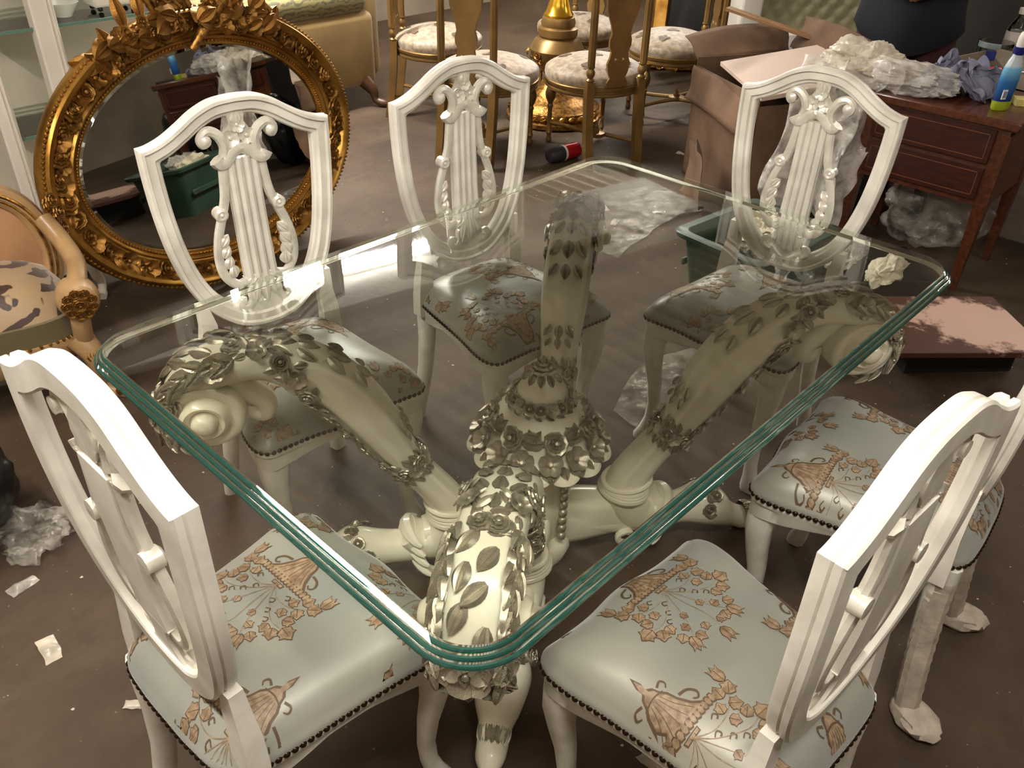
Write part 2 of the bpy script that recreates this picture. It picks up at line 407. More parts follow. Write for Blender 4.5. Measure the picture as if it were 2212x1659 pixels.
def inset(poly, d):
    n = len(poly); out = []
    for i in range(n):
        a, p, b = Vector(poly[i-1]), Vector(poly[i]), Vector(poly[(i+1) % n])
        t1 = (p-a).normalized(); t2 = (b-p).normalized(); n1 = Vector((t1.y, -t1.x)); n2 = Vector((t2.y, -t2.x))
        m_ = (n1+n2).normalized(); c = max(.5, m_.dot(n1)); out.append(p+m_*(d/c))
    return out
def shield_mesh():
    prof = [(0, -.015), (0, -.006), (.0035, -.0035), (0, -.001), (0, .010), (.0035, .0165), (.0105, .0175), (.0135, .0095), (.016, .0105), (.031, .0115), (.0345, .0035), (.041, .002), (.0445, -.003), (.0445, -.016), (.041, -.0185), (.004, -.0185)]
    cen = (0, .8); sg = 1
    test = inset(SHIELD, .01)
    if abs(test[len(HALF)//2][0]) > abs(SHIELD[len(HALF)//2][0]): sg = -1
    nt_ = len(topc)
    def inset_m(d):
        o = inset(SHIELD, sg*d); mx_, mz_ = o[nt_-1]; N_ = len(o); out = []
        for i, q in enumerate(o):
            j = i if i < len(HALF) else N_-i; x, z = abs(q[0]), q[1]
            if (j < nt_ and j > nt_-16 and x > mx_) or (j >= nt_ and j < nt_+8 and z > mz_): x, z = mx_, mz_
            out.append((x if i < len(HALF) else -x, z))
        return out
    layers = [(inset_m(a) if a > .004 else inset(SHIELD, sg*a), d) for a, d in prof]
    rows = [[(l[i][0], back_y(l[i][1])+d, l[i][1]) for l, d in layers] for i in range(len(SHIELD))]
    mb = MB(); mb.loft(rows, False, True, True); return mb.mesh('shield_frame', m_white, angle=30)
ME_SHIELD = shield_mesh()
def post_mesh():
    mb = MB(); rings = []
    for x, y, z, a, b in [(.168, -.152, .40, .023, .018), (.168, -.150, .46, .024, .018), (.166, -.148, .52, .022, .016), (.160, -.149, .57, .019, .014), (.166, -.152, .63, .012, .012)]:
        rings.append([(x-a, y-b, z), (x+a, y-b, z), (x+a, y+b, z), (x-a, y+b, z)])
    mb.loft(rings); return mb.mesh('back_post', m_white, angle=30)
ME_POST = post_mesh()
def y3(pts, dy=0): return [(x, back_y(z)+dy, z) for x, z in pts]
def splat_meshes():
    out = []
    # backing board of the reeded column
    mb = MB(); rows = []
    for z, hw in ((.655, .043), (.75, .041), (.86, .040), (.955, .040)):
        y = back_y(z); rows.append([(-hw, y-.012, z), (hw, y-.012, z), (hw, y+.001, z), (-hw, y+.001, z)])
    mb.loft(rows); out.append(('column', mb.mesh('column', m_white)))
    reeds = []
    for k in range(4):
        u = (k-1.5)/1.5
        mb = MB(); mb.tube(y3([(u*.031, .655), (u*.030, .75), (u*.029, .86), (u*.029, .957)], .003), .0098, 8); reeds.append(('reed', mb.mesh('reed', m_white)))
    out += reeds
    # lyre arms with inner foliage
    for s in (-1, 1):
        path = spline([(s*.046, .955), (s*.050, .91), (s*.056, .865), (s*.070, .825), (s*.088, .775), (s*.097, .725), (s*.091, .680), (s*.066, .650), (s*.042, .652)], 5)
        mb = MB(); mb.tube(y3(path), [.0105]*len(path), 8, 1.15)
        mb.lathe([(.0, -.015), (.016, -.014), (.017, .010), (.011, .014), (.006, .012), (0, .016)], 12, (s*.073, back_y(.832), .832), 'y')
        out.append(('lyre_arm', mb.mesh('lyre_arm', m_pearl)))
        for i, (x, z, a) in enumerate([(.086, .755, -18), (.086, .725, -10), (.080, .696, 6), (.068, .672, 30)]):
            out.append(('leaf', ME_WLEAF, aim((s*x, back_y(z)+.006, z), (s*-.35, 1, .1), (s*-.5, 0, .9), s*radians(a)) @ S(.040, .034, .05)))
        # top volute horns
        path = spline([(s*.040, .965), (s*.036, .990), (s*.048, 1.016), (s*.070, 1.028), (s*.088, 1.014), (s*.083, .999), (s*.073, 1.006)], 5)
        mb = MB(); mb.tube(y3(path, .002), [.0125-.004*i/len(path) for i in range(len(path))], 8, 1.1)
        mb.lathe([(0, -.013), (.013, -.012), (.014, .010), (.007, .016), (0, .017)], 10, (s*.079, back_y(1.008), 1.008), 'y')
        out.append(('scroll', mb.mesh('scroll', m_pearl)))
        # foot scrolls
        path = spline([(s*.016, .640), (s*.034, .622), (s*.036, .600), (s*.050, .584), (s*.066, .590), (s*.064, .604), (s*.054, .602)], 5)
        mb = MB(); mb.tube(y3(path, .002), .0095, 8, 1.2); out.append(('scroll', mb.mesh('scroll', m_pearl)))
        out.append(('leaf', ME_WLEAF, aim((s*.012, back_y(.655)+.004, .66), (0, 1, .1), (s*.8, 0, -.5)) @ S(.045, .040, .06)))
    # capital: wavy bar with rolled ends
    pts = [(-.060, .962), (-.052, .952), (-.038, .954), (-.022, .970), (0, .980), (.022, .970), (.038, .954), (.052, .952), (.060, .962)]
    path = spline(pts, 4); mb = MB(); mb.tube(y3(path, .004), [.0125+.004*abs(i/len(path)-.5)*2 for i in range(len(path))], 8, 1.15)
    out.append(('capital', mb.mesh('capital', m_pearl)))
    # flower finial board and flowers
    mb = MB(); rows = []
    for z, hw in ((.97, .020), (.995, .034), (1.018, .030), (1.038, .018), (1.055, .020), (1.066, .016)):
        y = back_y(z); rows.append([(-hw, y-.012, z), (hw, y-.012, z), (hw, y+.004, z), (-hw, y+.004, z)])
    mb.loft(rows); out.append(('finial_board', mb.mesh('finial_board', m_pearl)))
    for x, z, r in ((-.019, 1.005, .022), (.020, 1.004, .022), (0, 1.032, .019)):
        out.append(('flower', ME_WFLOWER, aim((x, back_y(z)+.004, z), (0, 1, .1), spin=x*40) @ S(r, r, r*.8)))
    out.append(('leaf', ME_WLEAF, aim((0, back_y(1.035)+.003, 1.032), (0, 1, .1), (0, 0, 1)) @ S(.040, .034, .06)))
    # acanthus pedestal at the foot
    mb = MB(); rows = []
    for z, hw in ((.555, .064), (.575, .060), (.590, .034), (.62, .020), (.645, .026), (.662, .046)):
        y = back_y(z); rows.append([(-hw, y-.012, z), (hw, y-.012, z), (hw, y+.004, z), (-hw, y+.004, z)])
    mb.loft(rows); out.append(('splat_foot', mb.mesh('splat_foot', m_white)))
    for dx, a in ((-.014, 14), (.014, -14), (0, 0)):
        out.append(('leaf', ME_WLEAF, aim((dx, back_y(.66)+.005, .665), (0, 1, .1), (0, 0, -1), radians(a)) @ S(.040, .075, .07)))
    return out
SPLAT = splat_meshes()
# nails round the edge of the upholstery
ME_NAIL = MB().lathe([(.0062, 0), (.0060, .0016), (.0042, .0036), (.0016, .0046), (0, .0048)], 8).mesh('nail', m_nail)
def nail_frames():
    per = 0; L = [0]; n = len(OUT)
    for i in range(n):
        a, b = OUT[i], OUT[(i+1) % n]; per += sqrt((a[0]-b[0])**2+(a[1]-b[1])**2); L.append(per)
    k = int(per/.0138); res = []; i = 0
    for q in range(k):
        d = per*q/k
        while L[i+1] < d: i += 1
        a, b = OUT[i], OUT[(i+1) % n]; t = (d-L[i])/(L[i+1]-L[i]); x = a[0]+(b[0]-a[0])*t; y = a[1]+(b[1]-a[1])*t
        nx, ny = (b[1]-a[1]), -(b[0]-a[0]); l = sqrt(nx*nx+ny*ny) or 1; nx /= l; ny /= l
        if nx*x+ny*y < 0: nx, ny = -nx, -ny
        res.append(aim((x*1.004+nx*.001, y*1.004+ny*.001, ZU+.002), (nx, ny, .1)))
    return res
NAILS = nail_frames()

# ------------------------------------------------------------------ embroidery: vase with a fan of leaf sprays, half-drop repeat
def emb_shapes():
    """list of (polygon, layer) in motif space; collar at origin, vase towards +y, leaves towards -y"""
    out = []
    def P(poly, layer): out.append((poly, layer))
    def stroke(pts, w0, w1, layer, n=6):
        pts = spline(pts, n)
        for i in range(len(pts)-1):
            (ax, ay), (bx, by) = pts[i], pts[i+1]; dx, dy = bx-ax, by-ay; l = sqrt(dx*dx+dy*dy) or 1; nx, ny = -dy/l, dx/l
            wa = w0+(w1-w0)*i/len(pts); wb = w0+(w1-w0)*(i+1)/len(pts)
            P([(ax-nx*wa, ay-ny*wa), (bx-nx*wb, by-ny*wb), (bx+nx*wb, by+ny*wb), (ax+nx*wa, ay+ny*wa)], layer)
    def leaf(x, y, a, s, kind=0):
        base = [(0, -.5), (.22, -.42), (.5, -.25), (.46, .02), (.60, .18), (.32, .28), (.22, .42), (0, .62), (-.22, .42), (-.32, .28), (-.60, .18), (-.46, .02), (-.5, -.25), (-.22, -.42)] if kind == 0 else \
               [(0, -.55), (.26, -.4), (.4, -.1), (.34, .25), (.42, .55), (.15, .32), (0, .62), (-.15, .32), (-.42, .55), (-.34, .25), (-.4, -.1), (-.26, -.4)]
        c, sn = cos(a), sin(a)
        tr = lambda k: [(x+s*k*(px*c-py*sn), y+s*k*(px*sn+py*c)) for px, py in base]
        P(tr(1.0), 0); P(tr(.86), 1)
        stroke([(x+s*(.45*sn), y-s*.45*c), (x-s*.35*sn, y+s*.35*c)], .0007, .0004, 2, 1)
    # vase: fluted shell narrowing to a tip
    vase = [(-.050, .016), (-.036, .030), (-.026, .050), (-.022, .066), (-.015, .076), (-.011, .088), (-.004, .094), (-.005, .106), (0, .124)]
    vp = vase + [(-x, y) for x, y in reversed(vase[:-1])]
    for kx, ky, lay in ((1, 1, 0), (.86, .93, 1)):          # in narrow strips so that it follows the crown of the seat
        lev = [(x*kx, .018+(y-.018)*ky) for x, y in vase]
        for (xa, ya), (xb, yb_) in zip(lev, lev[1:]):
            for c_ in range(4):
                f0, f1 = -1+c_*.5, -.5+c_*.5
                P([(-xa*f0, ya), (-xa*f1, ya), (-xb*f1, yb_), (-xb*f0, yb_)], lay)
    for k in (-2, -1, 0, 1, 2): stroke([(k*.0155, .020), (k*.0085, .045), (k*.0045, .070)], .0005, .0004, 2, 4)
    stroke([(-.018, .072), (0, .076), (.018, .072)], .0014, .0014, 2, 3)
    for s in (-1, 1):
        stroke([(s*.030, .050), (s*.046, .046), (s*.054, .034), (s*.048, .026), (s*.041, .031)], .0026, .0012, 0)
        stroke([(s*.016, .082), (s*.026, .086), (s*.030, .078), (s*.025, .072)], .0022, .0010, 0)
    # plaited bar
    for i in range(15):
        x = (i-7)*.0088; leaf_p = [(x-.0054, .004), (x+.001, .002), (x+.0066, .011), (x+.003, .020), (x-.003, .020), (x-.0068, .012)]
        P(leaf_p, 0); P([(x+(px-x)*.66, .0115+(py-.0115)*.7) for px, py in leaf_p], 1)
    # knot
    for dx in (-.008, 0, .008):
        P([(dx-.005, -.008), (dx+.005, -.008), (dx+.006, .001), (dx-.006, .001)], 0); P([(dx-.0032, -.006), (dx+.0032, -.006), (dx+.004, -.001), (dx-.004, -.001)], 1)
    # stems and leaves
    stems = [[(0, -.006), (-.022, -.022), (-.055, -.022), (-.085, -.004), (-.098, .018)], [(0, -.006), (-.020, -.034), (-.060, -.058), (-.092, -.056)], [(0, -.006), (-.014, -.045), (-.030, -.085), (-.048, -.112)],
             [(0, -.006), (.002, -.05), (.010, -.095), (.006, -.128)]]
    stems += [[(-x, y) for x, y in s] for s in stems[:3]]
    for s in stems: stroke(s, .0007, .0005, 1, 5)
    for s in (-1, 1):
        for x, y, a, sz, k in [(.100, .030, 2, .026, 1), (.094, .004, 50, .022, 0), (.074, .008, 10, .020, 0), (.080, -.020, 130, .020, 0), (.056, -.010, 20, .017, 0), (.058, -.036, 150, .017, 0),
                               (.100, -.056, 95, .025, 0), (.082, -.040, 60, .019, 0), (.082, -.074, 140, .021, 0), (.064, -.074, 170, .018, 0),
                               (.054, -.120, 160, .025, 1), (.062, -.100, 120, .018, 0), (.040, -.088, 90, .015, 0), (.034, -.116, 200, .018, 0), (.022, -.070, 200, .013, 0)]:
            leaf(s*x, y, s*-radians(a), sz*1.14, k)
        for x, y in [(.034, -.010), (.030, -.048), (.044, -.062), (.018, -.030)]:
            stroke([(s*x, y), (s*(x+.008), y+.004), (s*(x+.011), y-.003), (s*(x+.006), y-.006)], .0010, .0016, 0, 3)
    leaf(.004, -.142, pi, .030, 1); leaf(.020, -.116, radians(210), .017); leaf(-.012, -.108, radians(150), .017)
    return out
EMB = emb_shapes()
def embroidery_mesh(ax, ay, tilt):
    mb = MB()
    c, sn = cos(tilt), sin(tilt)
    for j in range(-2, 3):
        for i in range(-2, 3):
            for hx, hy in ((0, 0), (.178, -.21)):
                ox, oy = ax+i*.356+hx, ay+j*.42+hy
                for poly, layer in EMB:
                    pts = [(ox+px*c-py*sn, oy+px*sn+py*c) for px, py in poly]
                    if all(abs(x) > .24 or abs(y) > .27 for x, y in pts): continue
                    vv = []; nin = 0; q2 = []
                    for x, y in pts:
                        z, s = seat_z(x, y)
                        if s > .99: x *= .99/s; y *= .99/s; z, s = seat_z(x, y)
                        else: nin += 1
                        q2.append((x, y)); vv.append((x, y, z+.0007+.0005*layer))
                    pts = q2
                    if nin:
                        mb.cur = 0 if layer != 1 else 1
                        cx = sum(p[0] for p in pts)/len(pts); cy = sum(p[1] for p in pts)/len(pts); z, s = seat_z(cx, cy)
                        n = len(vv); mb.add(vv+[(cx, cy, z+.0009+.0005*layer)], [(k, (k+1) % n, n) for k in range(n)])
    return mb.mesh('embroidery', [m_embd, m_embl], angle=180)

def make_chair(label, loc, rz, emb, wrap=False):
    t = thing('dining_chair', label, 'chair', (loc[0], loc[1], 0), rz, 'white shield-back dining chairs round the glass table')
    cu = link('seat_cushion', ME_CUSH, t)
    e = link('embroidery', embroidery_mesh(*emb), cu); e['label'] = 'bronze embroidered vases and leaf sprays'
    link('seat_rail', ME_APRON, t); link('shield_frame', ME_SHIELD, t)
    for M_ in NAILS: link('nail', ME_NAIL, cu, M_)
    for s in (-1, 1):
        link('leg', ME_FLEG, t, T(s*.178, .195, 0) @ RZ(atan2(.195, s*.178)))
        lg = link('leg', ME_RLEG, t, T(s*.150, -.160, 0) @ RZ(atan2(-.2, s*.105)))
        if wrap:
            mb = MB(); rings = []
            for i in range(26):
                z = .40-.36*i/25; off = .002+.044*(1-z/.43)**1.6
                rings.append(ring_sq(off, 0, z, .0245+.0015*(i % 2), pi/4))
            mb.loft(rings, False); mb.build('foam_wrap', mat('foam_wrap', (168, 154, 140), .55, c2=(196, 184, 168), scale=30, bump=.3, bscale=40), lg)['label'] = 'stretch of pale packing film wound round the leg'
            mb = MB(); mb.ball((0, 0, 0), 1, 22, 14)
            mb.v = [(.072+.062*x*(1+.18*noise.noise(Vector((x*3, y*3, z*3)))), .043*y*(1+.25*noise.noise(Vector((x*4+5, y*4, z*4)))), max(.0015, .020+.026*z*(1-.35*x))) for x, y, z in mb.v]
            mb.build('foam_cuff', MATS['foam_wrap'], lg)
        p = link('back_post', ME_POST, t)
        if s < 0: p.scale = (-1, 1, 1)
    sp = link('lyre_splat', SPLAT[0][1], t)
    for item in SPLAT[1:]:
        link(item[0], item[1], sp, item[2] if len(item) > 2 else None)
    return t
CH = [('white shield-back dining chair standing in front of the oval gilt mirror', (-.314, .591), 3.010, (.05, .10, .05)),
      ('white shield-back dining chair with the gold lyre-post chairs and red can behind it', (.311, .494), 3.032, (.10, .16, .12)),
      ('white shield-back dining chair at the table end beside the mahogany desk and green crate', (.809, -.042), 1.622, (.165, .09, .0)),
      ('white shield-back dining chair at the table end beside the gilded armchair', (-.837, -.074), -1.551, (-.045, .057, .0)),
      ('white shield-back dining chair with bare legs on the long side opposite the mirror', (-.338, -.675), -.069, (.014, .171, .0)),
      ('white shield-back dining chair with rear legs wrapped in packing film', (.348, -.668), .089, (-.159, .101, .03))]
for k, (lb, loc, rz, emb) in enumerate(CH): make_chair(lb, loc, rz, emb, k == 5)
# ------------------------------------------------------------------ dining table pedestal
BC = (-.03, .03)
ped = thing('table_pedestal', 'cream lacquered dining table pedestal with four scroll arms and silvered garlands', 'table base', (BC[0], BC[1], 0))
colm = MB().lathe([(.05, .02), (.085, .03), (.095, .06), (.09, .09), (.07, .11), (.075, .15), (.083, .20), (.085, .26), (.082, .30), (.095, .33), (.10, .352), (.085, .372), (.07, .40)], 28).build('column', m_cream, ped)
for q in range(4):
    a = radians((90, 0, 180, 270)[q])+.0
    for j in range(8):
        link('bead', ME_BEAD, colm, T(.088*cos(a), .088*sin(a), .13+.026*j) @ S(.0125, .0125, .0135))
# scalloped dish
mb = MB(); rows = []; n = 168
for r, z, am in ((.06, .392, 0), (.12, .380, .2), (.170, .378, 1.0), (.176, .384, 1.0), (.172, .392, 1.0), (.150, .402, .5), (.128, .418, .1), (.115, .44, 0), (.112, .46, 0), (.100, .482, 0), (.078, .500, 0), (.070, .512, 0), (.064, .53, 0), (.052, .548, 0), (.044, .566, 0), (.038, .580, 0), (.024, .592, 0)):
    row = []
    for j in range(n):
        t = 2*pi*j/n; lob = abs(sin(7*t))**.55
        q = r*(1-.085*am*(1-lob)); zz = z+.010*am*(1-lob)
        row.append((q*cos(t), q*sin(t), zz))
    rows.append(row)
mb.loft(rows); dish = mb.build('scalloped_urn', m_cream, ped)
for j in range(14):
    a = 2*pi*j/14
    link('daisy', ME_DAISY, dish, aim((.140*cos(a), .140*sin(a), .424), (cos(a), sin(a), .9), spin=j) @ S(.031, .031, .036))
    for d, r, z in ((.5, .150, .404), (.18, .152, .402), (.82, .152, .402)):
        b = a+2*pi/14*d
        link('leaf', ME_LEAF, dish, aim((r*cos(b)*.92, r*sin(b)*.92, z+.006), (cos(b), sin(b), 1.8), (cos(b), sin(b), -.6), .9*(d-.5)) @ S(.030, .034, .07))
for j in range(14):
    a = 2*pi*(j+.3)/14
    if j % 2: link('rose', ME_ROSE, dish, aim((.116*cos(a), .116*sin(a), .462), (cos(a), sin(a), .9), spin=j) @ S(.030, .030, .034))
    else:
        for s in (-1.5, -.5, .5, 1.5):
            link('leaf', ME_LEAF, dish, aim((.116*cos(a+s*.05), .116*sin(a+s*.05), .458), (cos(a), sin(a), .9), (0, 0, 1), s*.9) @ S(.030, .040, .09))
    link('leaf', ME_LEAF, dish, aim((.104*cos(a+.22), .104*sin(a+.22), .474), (cos(a), sin(a), 1.2), (-sin(a), cos(a), .4)) @ S(.028, .040, .08))
for j in range(18):
    a = 2*pi*j/18
    link('rose' if j % 3 else 'daisy', ME_ROSE if j % 3 else ME_DAISY, dish, aim((.071*cos(a), .071*sin(a), .524), (cos(a), sin(a), .7), spin=j*.7) @ S(.0185))
    link('leaf', ME_LEAF, dish, aim((.070*cos(a+.15), .070*sin(a+.15), .512), (cos(a), sin(a), .5), (-sin(a), cos(a), -.6)) @ S(.020, .024, .06))
link('rose', ME_ROSE, dish, aim((0, 0, .592), (0, 0, 1)) @ S(.032, .032, .042))
for j in range(10):
    a = 2*pi*j/10; link('leaf', ME_LEAF, dish, aim((.026*cos(a), .026*sin(a), .590), (cos(a), sin(a), .8), (cos(a), sin(a), -1)) @ S(.026, .030, .07))
# scroll arm in the (x outwards, z) plane
ctr = [(.335, .150, .030, .046), (.300, .118, .040, .052), (.252, .128, .050, .056), (.222, .180, .052, .056), (.232, .235, .046, .050), (.270, .300, .040, .046), (.315, .362, .040, .045), (.362, .440, .052, .054),
       (.412, .530, .062, .064), (.468, .607, .062, .066), (.535, .662, .054, .064), (.610, .693, .041, .058), (.690, .690, .039, .058), (.758, .664, .038, .058), (.800, .610, .032, .058), (.806, .555, .024, .058), (.775, .520, .018, .055), (.738, .528, .014, .05)]
sp_ = spline(ctr, 6)
def arm_mesh():
    mb = MB(); rings = []; m = len(sp_); N = 28
    for i, (x, z, h, w_) in enumerate(sp_):
        a = sp_[max(0, i-1)]; b = sp_[min(m-1, i+1)]; tx, tz = b[0]-a[0], b[1]-a[1]; l = sqrt(tx*tx+tz*tz); nx, nz = -tz/l, tx/l
        ring = []; g = max(0, min(1, (i-18)/12))*max(0, min(1, (70-i)/10))
        for j in range(N):
            t = 2*pi*j/N; e = 1-.15*g*(.5+.5*cos(7*t+pi))**1.6
            cs, sn_ = cos(t), sin(t)
            u = (abs(cs)**.75)*(1 if cs > 0 else -1)*h*e; v = (abs(sn_)**.75)*(1 if sn_ > 0 else -1)*w_*e
            ring.append((x+nx*u, v, z+nz*u))
        rings.append(ring)
    mb.loft(rings); return mb.mesh('scroll_arm', m_cream, angle=60)
def volute_mesh(s):
    mb = MB(); cx, cz = .742, .592
    prof = [(.100, .0), (.100, .052), (.094, .061), (.080, .062), (.066, .055), (.062, .058), (.060, .072), (.050, .080), (.040, .076), (.034, .070), (.031, .078), (.029, .090), (.020, .097), (.010, .099), (0, .100)]
    rings = []
    for r, y in prof:
        ring = []
        for j in range(32):
            t = 2*pi*j/32; q = .82*r*(1-.10*(t/(2*pi)-.5)*(1 if r < .095 else 0))
            ring.append((cx+q*cos(t), s*y, cz+q*sin(t)*.92))
        rings.append(ring)
    mb.loft(rings); return mb.mesh('volute', m_cream, angle=60)
ME_ARM = arm_mesh(); ME_VOL = [volute_mesh(1), volute_mesh(-1)]
def hookmesh():
    mb = MB(); p = spline([(.690, 0, .660), (.655, 0, .62), (.622, 0, .585), (.628, 0, .555), (.650, 0, .562), (.650, 0, .58)], 5)
    mb.tube(p, [.032-.018*i/len(p) for i in range(len(p))], 10, 1.0, (0, 1, 0)); return mb.mesh('hook_scroll', m_cream)
ME_HOOK = hookmesh()
def knotmesh(k):
    mb = MB(); i0 = 20+k*2; pts = []; x, z, h, w_ = sp_[i0]; a, b = sp_[i0-1], sp_[i0+1]; tx, tz = b[0]-a[0], b[1]-a[1]; l = sqrt(tx*tx+tz*tz); nx, nz = -tz/l, tx/l
    for j in range(28):
        t = 2*pi*j/28; sag = .022*k*(.5-.5*cos(t+pi))
        pts.append((x+nx*(h+.004)*cos(t)-tx/l*sag, (w_+.006)*sin(t), z+nz*(h+.004)*cos(t)-tz/l*sag))
    mb.tube(pts, .0105-.0012*k, 8, 1, (0, 1, 0), True); return mb.mesh('drape_ring', m_cream)
ME_KNOT = [knotmesh(k) for k in range(4)]
def foldmesh(k):
    mb = MB(); p = []
    for j in range(15):
        t = -1.25+2.5*j/14
        p.append((.292+.012*k+.052*cos(t)*(.8+.05*k)-.02*k, (.052+.006*k)*sin(t)*1.15, .150-.028*k+.012*cos(t*2)))
    mb.tube(p, [.020*max(.25, cos((j-7)/7*1.35)) for j in range(15)], 8); return mb.mesh('drape_fold', m_cream)
ME_FOLD = [foldmesh(k) for k in range(4)]
def beammesh():
    mb = MB(); rings = []
    for x, z0, z1, w_ in ((.05, .05, .215, .050), (.12, .055, .205, .050), (.19, .065, .19, .047), (.25, .06, .185, .045), (.29, .07, .17, .04)):
        ring = []
        for j in range(16):
            t = 2*pi*j/16; cs, sn_ = cos(t), sin(t)
            ring.append((x, w_*(abs(cs)**.6)*(1 if cs > 0 else -1), (z0+z1)/2+(z1-z0)/2*(abs(sn_)**.6)*(1 if sn_ > 0 else -1)))
        rings.append(ring)
    mb.loft(rings); return mb.mesh('cross_beam', m_cream)
ME_BEAM = beammesh()
def footmesh():
    mb = MB(); p = spline([(.08, 0, .13, .05), (.20, 0, .105, .048), (.32, 0, .098, .042), (.40, 0, .105, .046), (.465, 0, .108, .062), (.52, 0, .082, .052), (.555, 0, .052, .036), (.585, 0, .034, .034), (.62, 0, .03, .03), (.645, 0, .028, .016)], 4)
    rings = []
    for x, y, z, r in p:
        r2 = min(r, z*.98)
        rings.append([(x, 1.0*r*cos(2*pi*j/16), z+r2*sin(2*pi*j/16)) for j in range(16)])
    mb.loft(rings); return mb.mesh('foot', m_cream)
ME_FOOT = footmesh()
def tipscroll(s):
    mb = MB(); p = spline([(.30, s*.046, .065), (.26, s*.050, .045), (.22, s*.050, .055), (.215, s*.05, .08), (.24, s*.05, .088), (.25, s*.05, .072)], 4); mb.tube(p, .009, 7); return mb.mesh('leaf_scroll', m_cream)
ME_TIP = [tipscroll(1), tipscroll(-1)]
def arm_pt(i):
    x, z, h, w_ = sp_[i]; a = sp_[max(0, i-1)]; b = sp_[min(len(sp_)-1, i+1)]; tx, tz = b[0]-a[0], b[1]-a[1]; l = sqrt(tx*tx+tz*tz)
    return x, z, h, w_, tx/l, tz/l
def on_arm(i, t, push=0):
    """point and normal on the arm surface at station i, angle t (0 = outer/top face, +-pi/2 = sides)"""
    x, z, h, w_, tx, tz = arm_pt(i); nx, nz = -tz, tx
    cs, sn_ = cos(t), sin(t); u = (abs(cs)**.75)*(1 if cs > 0 else -1)*(h+push); v = (abs(sn_)**.75)*(1 if sn_ > 0 else -1)*(w_+push)
    return (x+nx*u, v, z+nz*u), Vector((nx*cs, sn_, nz*cs)), Vector((tx, 0, tz))
rnd = random.Random(3)
ORN = []      # (mesh, name, matrix)
def orn(kind, i, t, s, spin=0, push=-.004, up=None, flat=1):
    p, nrm, tan = on_arm(i, t, push); me = {'rose': ME_ROSE, 'daisy': ME_DAISY, 'leaf': ME_LEAF, 'bead': ME_BEAD}[kind]
    ORN.append((kind, me, aim(p, nrm, up or tan, spin) @ (S(s) if kind != 'leaf' else S(s*.72, s, s*.9*flat))))
# in this frame angle 0 is the inner/upper face near the top of the arch
def garland(fn, n, size):
    for k in range(n):
        i, t = fn(k/(n-1)); q = k % 4
        if q == 0: orn('rose', int(i), t, size*.80, spin=k, push=.002)
        elif q == 2: orn('daisy', int(i), t, size*.85, spin=k, push=.002)
        else: orn('leaf', int(i), t, size*1.35, spin=rnd.uniform(0, 6), push=0)
        orn('leaf', int(i)+1, t+.14, size*1.15, spin=rnd.uniform(0, 6), push=-.002)
        orn('leaf', int(i)-1, t-.14, size*1.15, spin=rnd.uniform(0, 6), push=-.002)
for sgn in (-1, 1):
    garland(lambda u: (70-14*u, sgn*(.15+2.3*u)), 11, .027)          # swag falling round the arm behind the crown
    garland(lambda u: (56-18*u, sgn*(2.55-.1*u)), 10, .022)           # string running down the underside to the flower ring
    for k, i in enumerate(range(70, 90, 2)):                          # laurel leaves along both shoulders of the crown
        orn('leaf', i, sgn*.80, .060, spin=sgn*(.5+rnd.uniform(-.2, .2)), push=.0, flat=1.3)
        orn('leaf', i, sgn*1.05, .052, spin=-sgn*(.3+rnd.uniform(-.2, .2)), push=.0, flat=1.3)
        if k % 3 == 1: orn('bead', i, sgn*1.25, .009, push=.002)
    for i, t in ((86, .35), (86, .95), (89, .65), (83, 1.28), (73, 1.15)): orn('daisy' if i != 83 else 'rose', i, sgn*t, .029, spin=i+t, push=.002)
    for i in (89, 92, 95, 98): orn('leaf', i, sgn*.95, .050, spin=.3*sgn, push=0, flat=1.2)
for k, i in enumerate(range(71, 86, 2)):
    orn('leaf', i, rnd.uniform(-.45, .45), .052, spin=rnd.uniform(-.9, .9), push=-.001)
orn('daisy', 87, 0, .044, push=.002)
for a in (-.9, -.45, 0, .45, .9): orn('leaf', 89, a*.5, .060, spin=a, push=0, flat=1.2)
orn('leaf', 95, 0, .050); orn('leaf', 97, .3, .040, spin=.4); orn('leaf', 97, -.3, .040, spin=-.4)
for i, sz in ((68, .034), (65, .044), (62, .044), (58, .050), (54, .040), (45, .036), (43, .028)):   # pendant bellflowers on the inner face
    orn('leaf', i, .28, sz, spin=pi-.5, push=0, flat=1.3); orn('leaf', i, -.28, sz, spin=pi+.5, push=0, flat=1.3); orn('leaf', i, 0, sz*1.1, spin=pi, push=0, flat=1.3)
for k in range(14):                                     # flower ring round the narrow of the arm
    t = 2*pi*k/14; orn('daisy' if k % 2 else 'rose', 37, t, .021, spin=k, push=.003); orn('leaf', 36, t+.2, .032, spin=pi+.4, push=.001); orn('leaf', 38, t, .030, spin=.4, push=.001)
def orn_foot():
    for k in range(11):
        a = -1.5+3.0*k/10
        ORN.append(('rose' if k % 2 else 'leaf', ME_ROSE if k % 2 else ME_LEAF, aim((.452+.02*cos(a*2), .062*sin(a), .108+.060*cos(a)), (.0, sin(a), cos(a)), (1, 0, 0), k) @ S(.019 if k % 2 else .026)))
    for k in range(7):
        a = -1.35+2.7*k/6
        ORN.append(('leaf', ME_LEAF, aim((.562, .034*sin(a), .046+.030*cos(a)), (.35, sin(a), cos(a)), (1, 0, -.2)) @ S(.030, .052, .05)))
orn_foot()
